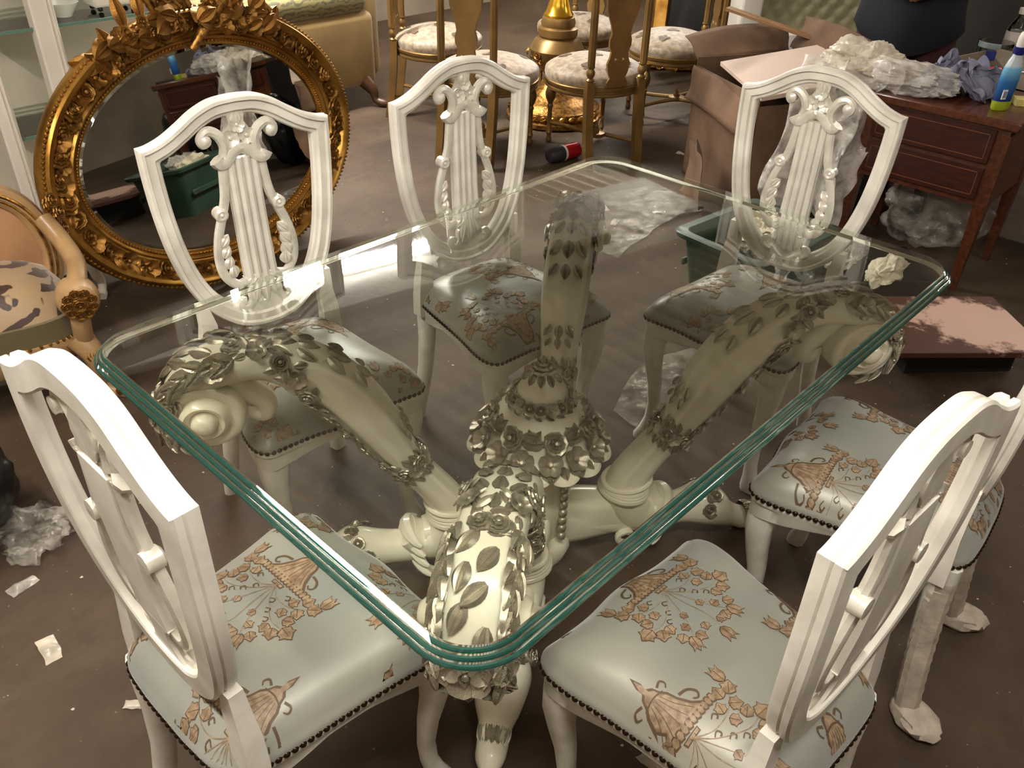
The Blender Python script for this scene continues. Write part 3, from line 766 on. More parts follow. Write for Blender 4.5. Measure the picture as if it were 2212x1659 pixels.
for q, ang in enumerate((34, 146, 214, 326)):
    Mq = RZ(radians(ang))
    arm = link('scroll_arm', ME_ARM, ped, Mq @ S((1.0, .985, .985, 1.05)[q], 1, 1))
    for v in ME_VOL: link('volute', v, arm)
    link('hook_scroll', ME_HOOK, arm)
    for v in ME_KNOT: link('drape_ring', v, arm)
    for v in ME_FOLD: link('drape_fold', v, arm)
    for kind, me, Mo in ORN: link(kind, me, arm, Mo)
    bm_ = link('cross_beam', ME_BEAM, ped, Mq)
    for v in ME_TIP: link('leaf_scroll', v, bm_)
    link('foot', ME_FOOT, ped, Mq)

# ------------------------------------------------------------------ glass top
GA, GB, GZ = .8268, .5556, .77
def rrect(a, b, r, n=10):
    pts = []
    for cx, cy, a0 in ((a-r, b-r, 0), (-a+r, b-r, 90), (-a+r, -b+r, 180), (a-r, -b+r, 270)):
        for k in range(n+1):
            t = radians(a0+90*k/n); pts.append((cx+r*cos(t), cy+r*sin(t)))
    return pts
gt = thing('glass_tabletop', 'thick clear glass tabletop with rounded corners and triple-stepped green edge', 'table top', (0, 0, 0))
m_pane = tint_glass('table_glass_face', (.975, .997, .955), ior=1.75)
m_under = tint_glass('table_glass_under', (.995, 1, .99), ior=1.03)
INS = .027
GT = .0225
mb = MB(); P_ = rrect(GA-INS, GB-INS, .105-INS); n = len(P_)
mb.cur = 0; mb.add([(x, y, GZ) for x, y in P_], [tuple(range(n))])
mb.cur = 1; mb.add([(x, y, GZ-GT) for x, y in P_], [tuple(range(n-1, -1, -1))])
pane = mb.build('pane', [m_pane, m_under], gt, smooth=False, recalc=False)
# polished, stepped rim
m_rim = bpy.data.materials.new('green_glass_edge'); m_rim.use_nodes = True; nt = m_rim.node_tree; nt.nodes.clear()
o_ = nt.nodes.new('ShaderNodeOutputMaterial'); pb = nt.nodes.new('ShaderNodeBsdfPrincipled'); tb = nt.nodes.new('ShaderNodeBsdfTransparent'); mx = nt.nodes.new('ShaderNodeMixShader'); ge = nt.nodes.new('ShaderNodeNewGeometry')
pb.inputs['Base Color'].default_value = (*lin((10, 66, 58)), 1); pb.inputs['Roughness'].default_value = .05; pb.inputs['Specular IOR Level'].default_value = .9; pb.inputs['Coat Weight'].default_value = 1
tb.inputs[0].default_value = (.965, .985, .975, 1)
t2 = nt.nodes.new('ShaderNodeBsdfTransparent'); t2.inputs[0].default_value = (.30, .62, .54, 1); mx2 = nt.nodes.new('ShaderNodeMixShader'); mx2.inputs[0].default_value = .12
nt.links.new(pb.outputs[0], mx2.inputs[1]); nt.links.new(t2.outputs[0], mx2.inputs[2])
nt.links.new(ge.outputs['Backfacing'], mx.inputs[0]); nt.links.new(mx2.outputs[0], mx.inputs[1]); nt.links.new(tb.outputs[0], mx.inputs[2]); nt.links.new(mx.outputs[0], o_.inputs[0])
prof = [(INS, 0)]
for k in range(3):
    x0 = .0225-.0075*k; z0 = -.0073*k
    prof += [(x0+.0035, z0-.0002), (x0+.0012, z0-.0003), (x0-.0012, z0-.0013), (x0-.0028, z0-.0034), (x0-.0034, z0-.0058), (x0-.0034, z0-.0072)]
prof += [(.0115, -.0219), (INS, -GT)]
rows = []
base = rrect(GA, GB, .095)
for (x, y) in range(0) or []: pass
layers = [(rrect(GA-d, GB-d, .105-d), GZ+z) for d, z in prof]
rows = [[(l[i][0], l[i][1], z) for l, z in layers] for i in range(len(base))]
mb = MB(); mb.loft(rows, False, True, True)
np_ = len(prof)                               # faces run profile step by profile step: flat ledges stay clear, rounded faces are green
for fi in range(len(mb.f)):
    k = fi % np_; q = (k-1) % 6
    if k == 0 or k >= np_-2 or q in (0,) or (1 <= k <= 18 and q == 5): mb.mi[fi] = 1
mb.build('polished_edge', [m_rim, m_pane], gt, angle=25)['label'] = 'deep green triple-stepped polished edge'
# ------------------------------------------------------------------ oval gilt mirror leaning back (local: x across, y up, z out of the glass)
MIR_C, MIR_AZ, MIR_LEAN, MIR_ROLL = (.288, 2.015, .525), radians(-79), radians(8), .0
MA, MBB, IA, IB = .715, .500, .575, .372
nrm = Vector((cos(MIR_AZ)*cos(MIR_LEAN), sin(MIR_AZ)*cos(MIR_LEAN), sin(MIR_LEAN)))
rr_ = Vector((0, 0, 1)).cross(nrm).normalized(); uu_ = nrm.cross(rr_)
MM = Matrix((rr_, uu_, nrm)).transposed().to_4x4(); MM.translation = MIR_C
mir = link('oval_mirror', None); mir.matrix_world = MM @ RZ(MIR_ROLL)
tag(mir, 'large oval mirror in a gilt frame carved with flowers and a leafy crest', 'mirror')
def ell(k, t):   # k 0 = glass edge, 1 = outer edge
    a = IA+(MA-IA)*k; b = IB+(MBB-IB)*k; return a*cos(t), b*sin(t)
def ering(prof, n=120):
    rows = []
    for j in range(n):
        t = 2*pi*j/n; rows.append([(*ell(k, t), z) for k, z in prof])
    return rows
MB().loft(ering([(-.06, .010), (.06, .012), (.10, .022), (.16, .026), (.22, .020), (.27, .022), (.30, .030), (.34, .030), (.36, .024), (.44, .022), (.62, .030), (.66, .040), (.76, .052), (.86, .056), (.92, .050), (.94, .040), (.97, .042), (1.0, .036), (1.0, .0), (.96, -.012), (-.06, -.012)]), False, True, True).build('gilt_frame', m_gold, mir, angle=50)
mb = MB(); n = 120
m_mirror = mat('silvered_glass', (196, 196, 190), .015, 1.0)
rows = ering([(-.0, .004), (-.14, .009), (-.145, .0092)], n)
mb.loft(rows, False, False, True)
b0 = [(*ell(-.145, 2*pi*j/n), .0092) for j in range(n)]; mb.add(b0+[(0, 0, .0092)], [(j, (j+1) % n, n) for j in range(n)])
mb.build('bevelled_glass', m_mirror, mir, angle=2)
mg = gmesh(ME_ROSE, m_golddark, 'gilt_rose'); md = gmesh(ME_DAISY, m_golddark, 'gilt_daisy'); ml = gmesh(ME_LEAF, m_golddark, 'gilt_leaf'); mbd = gmesh(ME_BEAD, m_gold, 'gilt_bead')
mbl = MB().ball((0, 0, 0), 1, 6, 4).mesh('tiny_bead', m_gold)
rm = random.Random(11)
for j in range(230):                       # inner pearl run
    t = 2*pi*j/230; x, y = ell(.03, t); link('bead', mbl, mir, T(x, y, .016) @ S(.0050))
for j in range(120):                       # wreath of blossoms
    t = 2*pi*j/120+rm.uniform(-.012, .012); k = .53+rm.uniform(-.07, .07); x, y = ell(k, t)
    me = (mg, md, ml)[j % 3]; s = (.037, .038, .056)[j % 3]*rm.uniform(.85, 1.15)
    n_ = Vector((rm.uniform(-.5, .5), rm.uniform(-.5, .5), 1))
    link(('rose', 'daisy', 'leaf')[j % 3], me, mir, aim((x, y, .030), n_, (-sin(t), cos(t), 0), rm.uniform(-.7, .7)) @ S(s))
for j in range(110):
    t = 2*pi*(j+.5)/110; x, y = ell(.53+rm.choice((-.10, .10)), t)
    link('leaf', ml, mir, aim((x, y, .026), (rm.uniform(-.4, .4), rm.uniform(-.4, .4), 1), (cos(t)*rm.choice((-1, 1)), sin(t), 0), rm.uniform(-1, 1)) @ S(.034, .034, .045))
# outer rope edge
mb = MB()
for j in range(200):
    t = 2*pi*j/200; x, y = ell(.97, t); mb.ball((x, y, .044), .0062, 6, 4, (1, 1, 1))
mb.build('rope_edge', m_gold, mir)['kind'] = 'stuff'
# crest: torch, ribbon and spreading foliage at the top
cr = MB(); cr.tube(spline([(-.02, .36, .05), (.05, .43, .075), (.14, .50, .075)], 6), [.016, .017, .018, .018, .02, .02, .02, .02, .021, .022, .024, .028, .030], 10)
for k in range(4): cr.tube(spline([(-.04-.02*k, .43, .05), (-.07-.03*k, .52+.01*k, .06), (-.02-.04*k, .56, .065), (.01-.02*k, .50, .06)], 6), .011, 7)
cr.build('crest_ribbon', m_golddark, mir)
for j in range(64):
    t = pi/2+rm.uniform(-.62, .62); k = rm.uniform(.35, 1.05); x, y = ell(k, t); h = .05+.05*max(0, 1-abs(t-pi/2)/.6)
    me = (ml, ml, mg, md)[j % 4]; s = (.085, .070, .030, .032)[j % 4]*rm.uniform(.8, 1.2); sg = 1 if t < pi/2 else -1
    link(('leaf', 'leaf', 'rose', 'daisy')[j % 4], me, mir, aim((x, y, h-.012), (rm.uniform(-.5, .5), rm.uniform(-.2, .7), 1), (sg*1.0, rm.uniform(-.3, .9), 0), rm.uniform(-.5, .5)) @ S(s))
for x, y, a in [(-.30, .42, .5), (-.25, .50, .1), (-.18, .52, -.1), (.24, .50, -.5), (.30, .46, -.9), (-.34, .38, .9)]:
    link('leaf', ml, mir, aim((x, y-.03, .04), (.1, .1, 1), (0, 1, 0), a) @ S(.07, .11, .10))

# ------------------------------------------------------------------ white console behind the mirror
con = thing('console_table', 'white console with carved cabriole feet standing behind the oval mirror', 'table', (.25, 2.30, 0))
MB().box((-.52, -.16, .34), (.52, .10, .40), .01).build('table_top', m_white, con)
MB().box((-.48, -.13, .26), (.48, .08, .34), .006).build('apron', m_white, con, smooth=False)
for sx in (-1, 1):
    for sy in (-1, 1):
        p = [(sx*.44, sy*.09-.02, .27), (sx*.47, sy*.12-.02, .20), (sx*.455, sy*.10-.02, .10), (sx*.44, sy*.09-.02, .05), (sx*.455, sy*.11-.02, .018), (sx*.47, sy*.13-.02, .012)]
        q = spline(p, 4); MB().tube(q, [max(.016, .036-.02*min(1, i/12)) if i < 16 else .020 for i in range(len(q))], 10).build('leg', m_white, con)

# ------------------------------------------------------------------ display cabinet
cab = thing('display_cabinet', 'tall white display cabinet with glass shelves behind the oval mirror', 'cabinet', (0, 0, 0))
m_wc = mat('cabinet_white', (232, 224, 212), .35, c2=(222, 214, 202), scale=5)
m_wb = mat('cabinet_back', (206, 198, 182), .5, c2=(190, 182, 166), scale=3)
CY = 2.46
MB().box((-.32, CY+.40, .08), (.48, CY+.43, 1.95)).build('back_panel', m_wb, cab, smooth=False)
for x0, x1 in ((-.305, -.245), (-.095, -.012), (.40, .46)):
    po = MB().box((x0, CY-.03, 0), (x1, CY+.03, 1.98), .006).build('post', m_wc, cab, smooth=False)
    for d in (.012, .026): MB().box((x1-.004-d, CY-.037, .05), (x1+.002-d, CY-.028, 1.93), .002).build('bead_moulding', m_wc, po, smooth=False)
MB().box((-.32, CY-.03, 0), (.48, CY+.43, .08), .01).build('plinth', m_wc, cab, smooth=False)
MB().box((-.34, CY-.05, 1.95), (.50, CY+.45, 2.04), .015).build('cornice', m_wc, cab, smooth=False)
m_shelf = tint_glass('shelf_glass', (.90, .96, .93)); m_shedge = mat('shelf_edge', (96, 130, 116), .15)
for z in (.56, .93, 1.35):
    s_ = MB().box((-.24, CY+.0, z), (.40, CY+.395, z+.008)).build('glass_shelf', m_shelf, cab, smooth=False)
    MB().box((-.24, CY-.006, z-.001), (.40, CY-.0005, z+.009)).build('polished_edge', m_shedge, s_, smooth=False)
bw = MB().lathe([(.03, 0), (.034, .008), (.05, .03), (.062, .05), (.058, .05), (.045, .03), (.02, .012), (0, .010)], 24, cap=False).build('bowl', mat('porcelain', (232, 230, 224), .2)); bw.location = (.07, CY+.12, .9385)
tag(bw, 'small white porcelain bowl on the glass shelf of the display cabinet', 'bowl')
jb = thing('trinket_box', 'white trinket box on round black feet on the glass shelf', 'box', (.27, CY+.14, .9385))
MB().box((-.09, -.05, .018), (.09, .05, .09), .008).build('body', m_wc, jb); MB().box((-.095, -.055, .09), (.095, .055, .105), .006).build('lid', m_wc, jb)
for sx in (-1, 1):
    for sy in (-1, 1): MB().ball((sx*.065, sy*.035, .011), .011, 8, 5).build('foot', mat('black_foot', (20, 20, 20), .3), jb)
# ------------------------------------------------------------------ low gilded armchair at the left
m_ivory = mat('ivory_lacquer', (150, 116, 78), .35, c2=(178, 144, 102), scale=8, bump=.06)
m_gilt2 = gmesh(ME_ROSE, m_golddark, 'g2'); 
ac = thing('armchair', 'low ivory and gilt carved armchair with brown damask scroll seat', 'armchair', (-.74, 1.76, 0), radians(164))
def damask(name, c, c2, sc=9):
    m = bpy.data.materials.new(name); m.use_nodes = True; nt = m.node_tree; b = nt.nodes['Principled BSDF']; tc = nt.nodes.new('ShaderNodeTexCoord')
    n = nt.nodes.new('ShaderNodeTexNoise'); n.inputs['Scale'].default_value = sc*.6; n.inputs['Detail'].default_value = 1; n.inputs['Distortion'].default_value = 2.6
    wv = nt.nodes.new('ShaderNodeTexWave'); wv.wave_type = 'RINGS'; wv.inputs['Scale'].default_value = sc*.42; wv.inputs['Distortion'].default_value = 9; wv.inputs['Detail'].default_value = 2
    mt = nt.nodes.new('ShaderNodeMath'); mt.operation = 'MULTIPLY'
    nt.links.new(tc.outputs['Object'], n.inputs[0]); nt.links.new(tc.outputs['Object'], wv.inputs[0]); nt.links.new(n.outputs[0], mt.inputs[0]); nt.links.new(wv.outputs['Fac'], mt.inputs[1])
    r = nt.nodes.new('ShaderNodeValToRGB'); r.color_ramp.elements[0].position = .33; r.color_ramp.elements[1].position = .37; r.color_ramp.elements[0].color = (*lin(c), 1); r.color_ramp.elements[1].color = (*lin(c2), 1)
    nt.links.new(mt.outputs[0], r.inputs[0]); nt.links.new(r.outputs[0], b.inputs['Base Color']); b.inputs['Roughness'].default_value = .5; b.inputs['Sheen Weight'].default_value = .3
    return m
m_dam = damask('brown_damask', (158, 132, 98), (54, 28, 17), 15)
m_velvet = mat('olive_velvet', (96, 84, 52), .6, sheen=.4)
def dome(w, d, z0, z1, n=28, m_=7, p=3.0, taper=0):
    rings = []
    for k in range(m_):
        s_ = 1-k/m_*.999; zz = z0+(z1-z0)*(1-s_**p)**.6 if k else z0
        rings.append([((abs(cos(2*pi*j/n))**.5)*(1 if cos(2*pi*j/n) > 0 else -1)*w*s_, (abs(sin(2*pi*j/n))**.5)*(1 if sin(2*pi*j/n) > 0 else -1)*d*s_, zz) for j in range(n)])
    return rings
MB().loft(dome(.285, .185, .30, .43)).build('seat_cushion', m_dam, ac)
MB().loft([[(x*1.02, y*1.02, z) for x, y, z in dome(.29, .19, z_, z_)[0]] for z_ in (.235, .31)]).build('seat_border', m_velvet, ac)
mb = MB()
for j in range(60):
    r_ = dome(.30, .20, .24, .3)[0]; t = j/60*len(r_); i = int(t); a, b = r_[i], r_[(i+1) % len(r_)]; f_ = t-i
    mb.ball((a[0]+(b[0]-a[0])*f_, a[1]+(b[1]-a[1])*f_, .240), .006, 6, 4)
mb.build('gimp_braid', m_golddark, ac)['kind'] = 'stuff'
MB().loft([[(x*q, y*q, z) for x, y, z in dome(.29, .19, z_, z_)[0]] for z_, q in ((.15, .96), (.17, 1.03), (.22, 1.07), (.24, 1.05))]).build('seat_rail', m_ivory, ac)
for sx in (-1, 1):
    p = spline([(sx*.27, .17, .23), (sx*.30, .205, .17), (sx*.295, .19, .09), (sx*.30, .17, .045), (sx*.335, .185, .016), (sx*.375, .205, .012)], 5)
    lg = MB().tube(p, [max(.017, .045-.03*min(1, i/14)) if i < 20 else .02 for i in range(len(p))], 12).build('front_leg', m_ivory, ac)
    ln = spline([(sx*.18, .215, .17), (sx*.235, .222, .155), (sx*.262, .215, .09), (sx*.272, .195, .045), (sx*.32, .21, .018)], 5)
    MB().tube(ln, .007, 6).build('gilt_edge', m_golddark, lg)
    for k, (x, y, z, s_) in enumerate([(.345, .205, .030, .020), (.30, .22, .19, .028), (.31, .215, .16, .020), (.36, .215, .03, .018)]):
        link('rose', m_gilt2, lg, aim((sx*x, y, z), (sx*.5, 1, .3), spin=k) @ S(s_))
    MB().tube(spline([(sx*.22, -.13, .2), (sx*.24, -.16, .1), (sx*.25, -.19, .0)], 4), .024, 10).build('rear_leg', m_ivory, ac)
    arm_ = spline([(sx*.275, -.11, .52), (sx*.31, -.04, .46), (sx*.325, .06, .43), (sx*.315, .15, .42), (sx*.30, .20, .385), (sx*.29, .20, .30), (sx*.285, .185, .23)], 5)
    a_ = MB().tube(arm_, [.030]*len(arm_), 10).build('arm', m_ivory, ac)
    MB().lathe([(0, -.05), (.058, -.045), (.064, 0), (.056, .03), (.030, .045), (0, .048)], 16, (sx*.30, .195, .375), 'y').build('arm_rosette', m_ivory, a_)
    for k in range(9):
        t = 2*pi*k/9; link('rose', m_gilt2, a_, aim((sx*.30+.036*cos(t), .242, .375+.036*sin(t)), (0, 1, 0), spin=k) @ S(.018))
    link('rose', m_gilt2, a_, aim((sx*.30, .246, .375), (0, 1, 0)) @ S(.024))
    for k in range(8): link('rose', m_gilt2, a_, aim((sx*(.300+.012*(k % 3)), -.115+.016*(k % 2), .44+.020*k), (sx*.8, .6, .3), spin=k) @ S(.026))
oc = spline([(-.27, .30), (-.30, .42), (-.27, .54), (-.20, .62), (-.08, .665), (0, .69), (.08, .665), (.20, .62), (.27, .54), (.30, .42), (.27, .30), (.15, .28), (0, .275), (-.15, .28)], 6, True)
rows = []
for (x, z), (xi, zi) in zip(oc, inset(oc, .06) if abs(inset(oc, .06)[0][0]) < abs(oc[0][0]) else inset(oc, -.06)):
    yb = lambda zz: -.11-.14*(zz-.28)
    rows.append([(x, yb(z)-.025, z), (x, yb(z)+.015, z), (x+(xi-x)*.3, yb(z)+.03, z+(zi-z)*.3), (x+(xi-x)*.5, yb(z)+.02, z+(zi-z)*.5), (x+(xi-x)*.75, yb(z)+.028, z+(zi-z)*.75), (xi, yb(zi)+.01, zi), (xi, yb(zi)-.025, zi)])
MB().loft(rows, False, True, True).build('back_frame', m_ivory, ac)
ic = inset(oc, .06) if abs(inset(oc, .06)[0][0]) < abs(oc[0][0]) else inset(oc, -.06)
rings = []
for k in range(8):
    s_ = 1-k/8*.98; rings.append([(x*s_, -.11-.14*((z-.46)*s_+.18)+.045*(1-s_**3), .46+(z-.46)*s_) for x, z in ic])
MB().loft(rings).build('back_pad', mat('buff_silk', (152, 108, 72), .45, c2=(168, 126, 88), scale=6, sheen=.3), ac)
for f in (.34, .62):
    MB().tube([(x+(xi-x)*f, -.11-.14*(z-.28)+.030, z+(zi-z)*f) for (x, z), (xi, zi) in zip(oc, ic)], .0045, 6, closed=True).build('gilt_line', m_golddark, ac)
for k in range(7): link('rose', m_gilt2, ac, aim((-.09+.03*k, -.16, .675+.012*sin(k)), (0, 1, .5), spin=k) @ S(.03))

# ------------------------------------------------------------------ tan sofa
sf = thing('sofa', 'tan upholstered sofa with patterned seat cushion and dark carved feet', 'sofa', (1.35, 3.45, 0))
m_tan = mat('tan_velour', (124, 98, 52), .55, c2=(142, 114, 64), scale=5, sheen=.25)
m_lam = damask('olive_leaf_brocade', (112, 100, 52), (70, 66, 34), 26)
def rbox(x0, x1, y0, y1, z0, z1, r=.03, n=5):
    rings = []
    prof = [(z0, r)] + [(z0+r-r*cos(pi/2*k/n), r-r*sin(pi/2*k/n)) for k in range(1, n+1)] + [(z1-r+r*sin(pi/2*k/n), r-r*cos(pi/2*k/n)) for k in range(0, n+1)]
    for z, i in prof:
        ring = []
        for cx, cy, a0 in ((x1-r, y1-r, 0), (x0+r, y1-r, 90), (x0+r, y0+r, 180), (x1-r, y0+r, 270)):
            for k in range(n+1):
                t = radians(a0+90*k/n); q = max(.002, r-i); ring.append((cx+q*cos(t), cy+q*sin(t), z))
        rings.append(ring)
    return MB().loft(rings)
rbox(-.95, .88, 0, .75, .13, .57, .05).build('seat_base', m_tan, sf); rbox(-.80, .84, .0, .60, .565, .70, .05).build('seat_cushion', m_lam, sf)
rbox(-.95, .90, .60, .82, .15, 1.0, .07).build('backrest', m_tan, sf); rbox(.80, .98, .06, .78, .15, .82, .07).build('armrest', m_tan, sf); rbox(-1.05, -.88, .06, .78, .15, .82, .07).build('armrest', m_tan, sf)
m_dkwood = mat('dark_walnut', (58, 34, 20), .4, c2=(78, 48, 28), scale=20)
for sx, x in ((1, .78), (-1, -.9)):
    for y, sy in ((.04, -1), (.72, 1)):
        p = spline([(x, y, .17), (x+sx*.04, y+sy*.05, .10), (x+sx*.05, y+sy*.07, .04), (x+sx*.09, y+sy*.13, .022)], 5)
        f_ = MB().tube(p, [.05, .048, .045, .042, .038, .034, .030, .027, .025, .024, .024, .025, .027, .026, .024, .02], 10).build('foot', m_dkwood, sf)

# ------------------------------------------------------------------ gold lyre-post chairs round the gold pedestal
m_broc = mat('cream_brocade', (114, 95, 74), .55, c2=(158, 140, 117), scale=34, sheen=.3, detail=6)
m_brocd = mat('brocade_motif', (72, 54, 36), .6, c2=(98, 78, 54), scale=50)
def gold_chair_parts():
    parts = []
    cu = MB(); rings = []
    for k, s_ in enumerate([.98, 1.0, .99, .95, .88, .76, .58, .36, .12]):
        z = .415+(.0, .02, .045)[k] if k < 3 else .462+.062*(1-s_**3)
        rings.append([(.275*s_*cos(t), .265*s_*sin(t)+.075, z) for t in [2*pi*j/32 for j in range(32)]])
    cu.loft(rings); parts.append(('seat_cushion', cu.mesh('gold_chair_cushion', m_broc), None))
    mot = MB(); rg = random.Random(5)
    for cx, cy in ((0, .0), (.11, .10), (-.12, .08), (-.10, -.10), (.10, -.11), (0, .16), (0, -.17)):
        for q in range(9):
            a = rg.uniform(0, 6.28); d = rg.uniform(0, .032); x, y = cx*1.2+d*cos(a), cy*1.2+d*sin(a); rad = sqrt(x*x+y*y)/.27
            if rad > .9: continue
            z = .4465+.055*(1-min(1, rad)**3); w_ = rg.uniform(.009, .018); n = 7
            vs_ = []
            for j in range(n):
                xx, yy = x+w_*(1+.4*sin(j*2.4))*cos(2*pi*j/n), y+w_*cos(2*pi*j/n+1.57)*(1+.3*cos(j*3)); vs_.append((xx, yy+.075, .4645+.062*(1-min(1, sqrt((xx/.275)**2+(yy/.265)**2))**3)))
            mot.add(vs_, [tuple(range(n))])
    parts.append(('brocade_motif', mot.mesh('brocade_motif', m_brocd, recalc=False), 'stuff'))
    ra = MB(); ra.loft([[(.272*q*cos(t), .262*q*sin(t)+.07, z) for t in [2*pi*j/36 for j in range(36)]] for z, q in ((.365, .97), (.372, 1.0), (.382, 1.0), (.386, .975), (.394, .975), (.398, 1.01), (.412, 1.02), (.418, .99))])
    parts.append(('seat_rail', ra.mesh('gold_seat_rail', m_goldpaint), None))
    for s in (-1, 1):
        # rear: square leg, turned collar, fluted post
        lg = MB(); lg.loft([ring4(s*(.150+.0*z), -.175-.05*max(0, 1-z/.42)**1.5, z, .0215) for z in (0, .1, .2, .3, .40, .455)]); parts.append(('rear_leg', lg.mesh('rear_leg', m_goldpaint, smooth=False), None))
        po = MB(); po.lathe([(.020, .455), (.024, .465), (.014, .475), (.022, .49), (.024, .505), (.015, .522), (.021, .528), (.021, .534)], 14, (s*.150, -.178, 0))
        po.lathe([(.019, .534), (.0195, .60), (.0195, .80), (.018, .86)], 24, (s*.152, -.182, 0), flute=(8, .07))
        po.lathe([(.022, .86), (.024, .868), (.016, .878), (.022, .895), (.022, .92), (.017, .945), (.023, .952), (.020, .96), (.020, 1.02)], 14, (s*.154, -.186, 0)); parts.append(('back_post', po.mesh('back_post', m_goldpaint), None))
        fl = MB(); fl.lathe([(.010, 0), (.016, .006), (.018, .02), (.012, .035), (.014, .05), (.019, .06), (.014, .075), (.0125, .12), (.0135, .20), (.018, .215), (.013, .225), (.017, .235), (.029, .262), (.031, .29), (.022, .318), (.013, .328), (.022, .345), (.024, .372)], 18, (s*.170, .265, 0)); parts.append(('front_leg', fl.mesh('front_leg', m_goldpaint), None))
        st = MB(); st.tube(spline([(s*.150, -.20, .118), (s*.10, -.10, .115), (s*.045, -.02, .115), (s*.045, .05, .115), (s*.10, .17, .115), (s*.170, .265, .118)], 5), .012, 8); parts.append(('stretcher', st.mesh('stretcher', m_goldpaint), None))
    fi = MB(); fi.lathe([(.050, .105), (.052, .125), (.02, .13), (.022, .14), (.010, .15), (.014, .16), (.004, .175), (0, .178)], 14); parts.append(('stretcher_finial', fi.mesh('stretcher_finial', m_goldpaint), None))
    sp = []
    for z, hw in ((.42, .062), (.445, .062), (.47, .044), (.50, .058), (.54, .066), (.575, .052), (.60, .048), (.63, .062), (.66, .062), (.69, .052), (.73, .060), (.80, .088), (.86, .096), (.90, .092), (.98, .07)):
        y = -.185-.02*(z-.42); sp.append([(-hw, y-.008, z), (hw, y-.008, z), (hw, y+.008, z), (-hw, y+.008, z)])
    s_ = MB(); s_.loft(sp, True); parts.append(('splat', s_.mesh('splat', m_goldpaint, angle=30), None))
    for dx, z in ((-.022, .565), (.022, .565), (-.03, .885), (0, .89), (.03, .885)):
        q = MB(); q.lathe([(.009, -.0095), (.009, .0095)], 3, (dx, -.185-.02*(z-.42), z), 'y'); parts.append(('fretwork', q.mesh('fretwork', mat('fret_pale', (206, 186, 150), .5)), None))  # pale three-sided plugs through the splat
    cr_ = MB(); cr_.tube(spline([(-.165, -.19, 1.02), (-.11, -.205, 1.07), (0, -.21, 1.10), (.11, -.205, 1.07), (.165, -.19, 1.02)], 5), .022, 10); parts.append(('crest_rail', cr_.mesh('crest_rail', m_goldpaint), None))
    return parts
def ring4(x, y, z, a): return [(x-a, y-a, z), (x+a, y-a, z), (x+a, y+a, z), (x-a, y+a, z)]
GP = gold_chair_parts()
for lb, x, y, rz in [('gold chair with cream brocade seat standing behind the fallen red can', 2.53, 1.90, -25), ('gold chair with cream brocade seat seen from behind between sofa and gold pedestal', 2.06, 2.33, -72),
                     ('gold chair with cream brocade seat beside the leaning gilt frame', 3.47, 2.00, 51), ('gold chair with cream brocade seat next to the tan sofa arm', 2.36, 3.12, -141), ('gold chair with cream brocade seat on the far side of the gold pedestal', 3.40, 2.74, 105)]:
    t = thing('gold_chair', lb, 'chair', (x, y, 0), radians(rz), 'gold lyre-post chairs round the gold pedestal')
    for nm, me, kd in GP:
        q = link(nm, me, t)
        if kd: q['kind'] = kd
gp = thing('gold_pedestal', 'round gold urn pedestal base with leaf bands among the gold chairs', 'table base', (2.86, 2.50, 0))
MB().lathe([(.28, 0), (.30, .012), (.30, .035), (.275, .045), (.285, .06), (.28, .09), (.24, .11), (.23, .12), (.20, .13), (.15, .16), (.10, .20), (.08, .24)], 40).build('base', m_golddark, gp)
MB().lathe([(.08, .23), (.07, .27), (.085, .29), (.15, .36), (.165, .42), (.14, .47), (.11, .49), (.12, .50), (.12, .54), (.10, .55), (.105, .57), (.095, .60), (.07, .61)], 32).build('urn', m_goldpaint, gp)
MB().lathe([(.085, .605), (.09, .615), (.075, .635), (.065, .67), (.055, .70), (.02, .715), (0, .716)], 24, flute=(10, .03)).build('finial', mat('bright_gold', (226, 176, 60), .22, .95), gp)
g2d = gmesh(ME_DAISY, m_golddark, 'g2d'); g2l = gmesh(ME_LEAF, m_gold, 'g2l')
for j in range(30):
    a = 2*pi*j/30; link('leaf', g2l, gp, aim((.284*cos(a), .284*sin(a), .062), (cos(a), sin(a), .2), (-sin(a), cos(a), 0), .4) @ S(.036, .045, .05))
for j in range(8):
    a = 2*pi*j/8
    for k in range(4): link('rose', m_gilt2, gp, aim((.165*cos(a)+.012*sin(k*2), .165*sin(a)+.012*cos(k*3), .40-.028*k), (cos(a), sin(a), .2), spin=k) @ S(.026-.003*k))

# ------------------------------------------------------------------ leaning gilt picture frame, tufted cabinet door
pf = thing('picture_frame', 'gilt picture frame with a dark panel leaning beyond the gold chairs', 'frame', (4.55, 2.45, 0), radians(-52))
pf.rotation_euler = (radians(-12), 0, radians(-58))
for x0, x1, z0, z1 in ((-.45, -.34, 0, 1.3), (.34, .45, 0, 1.3), (-.34, .34, 0, .11), (-.34, .34, 1.19, 1.3)):
    MB().box((x0, -.03, z0), (x1, .03, z1), .012).build('rail', m_gold, pf)
MB().box((-.345, .0, .1), (.345, .012, 1.2)).build('panel', mat('dark_canvas', (22, 18, 14), .6), pf)
for j in range(22):
    link('leaf' if j % 2 else 'rose', gmesh(ME_LEAF, m_golddark, 'pl') if j == 1 else (g2l if j % 2 else m_gilt2), pf, aim((-.44+.042*j, -.035, .05+.02*sin(j*2)), (0, -1, .3), (1, 0, .4*sin(j)), j) @ S(.05 if j % 2 else .04))
tc_ = thing('tufted_cabinet', 'white cabinet with glazed front over pale green button-tufted lining', 'cabinet', (4.35, 1.52, 0), radians(42))
tc_.rotation_euler = (0, 0, radians(-48))
MB().box((-.55, .06, .0), (.55, .42, 1.6), .01).build('body', m_wc, tc_, smooth=False)
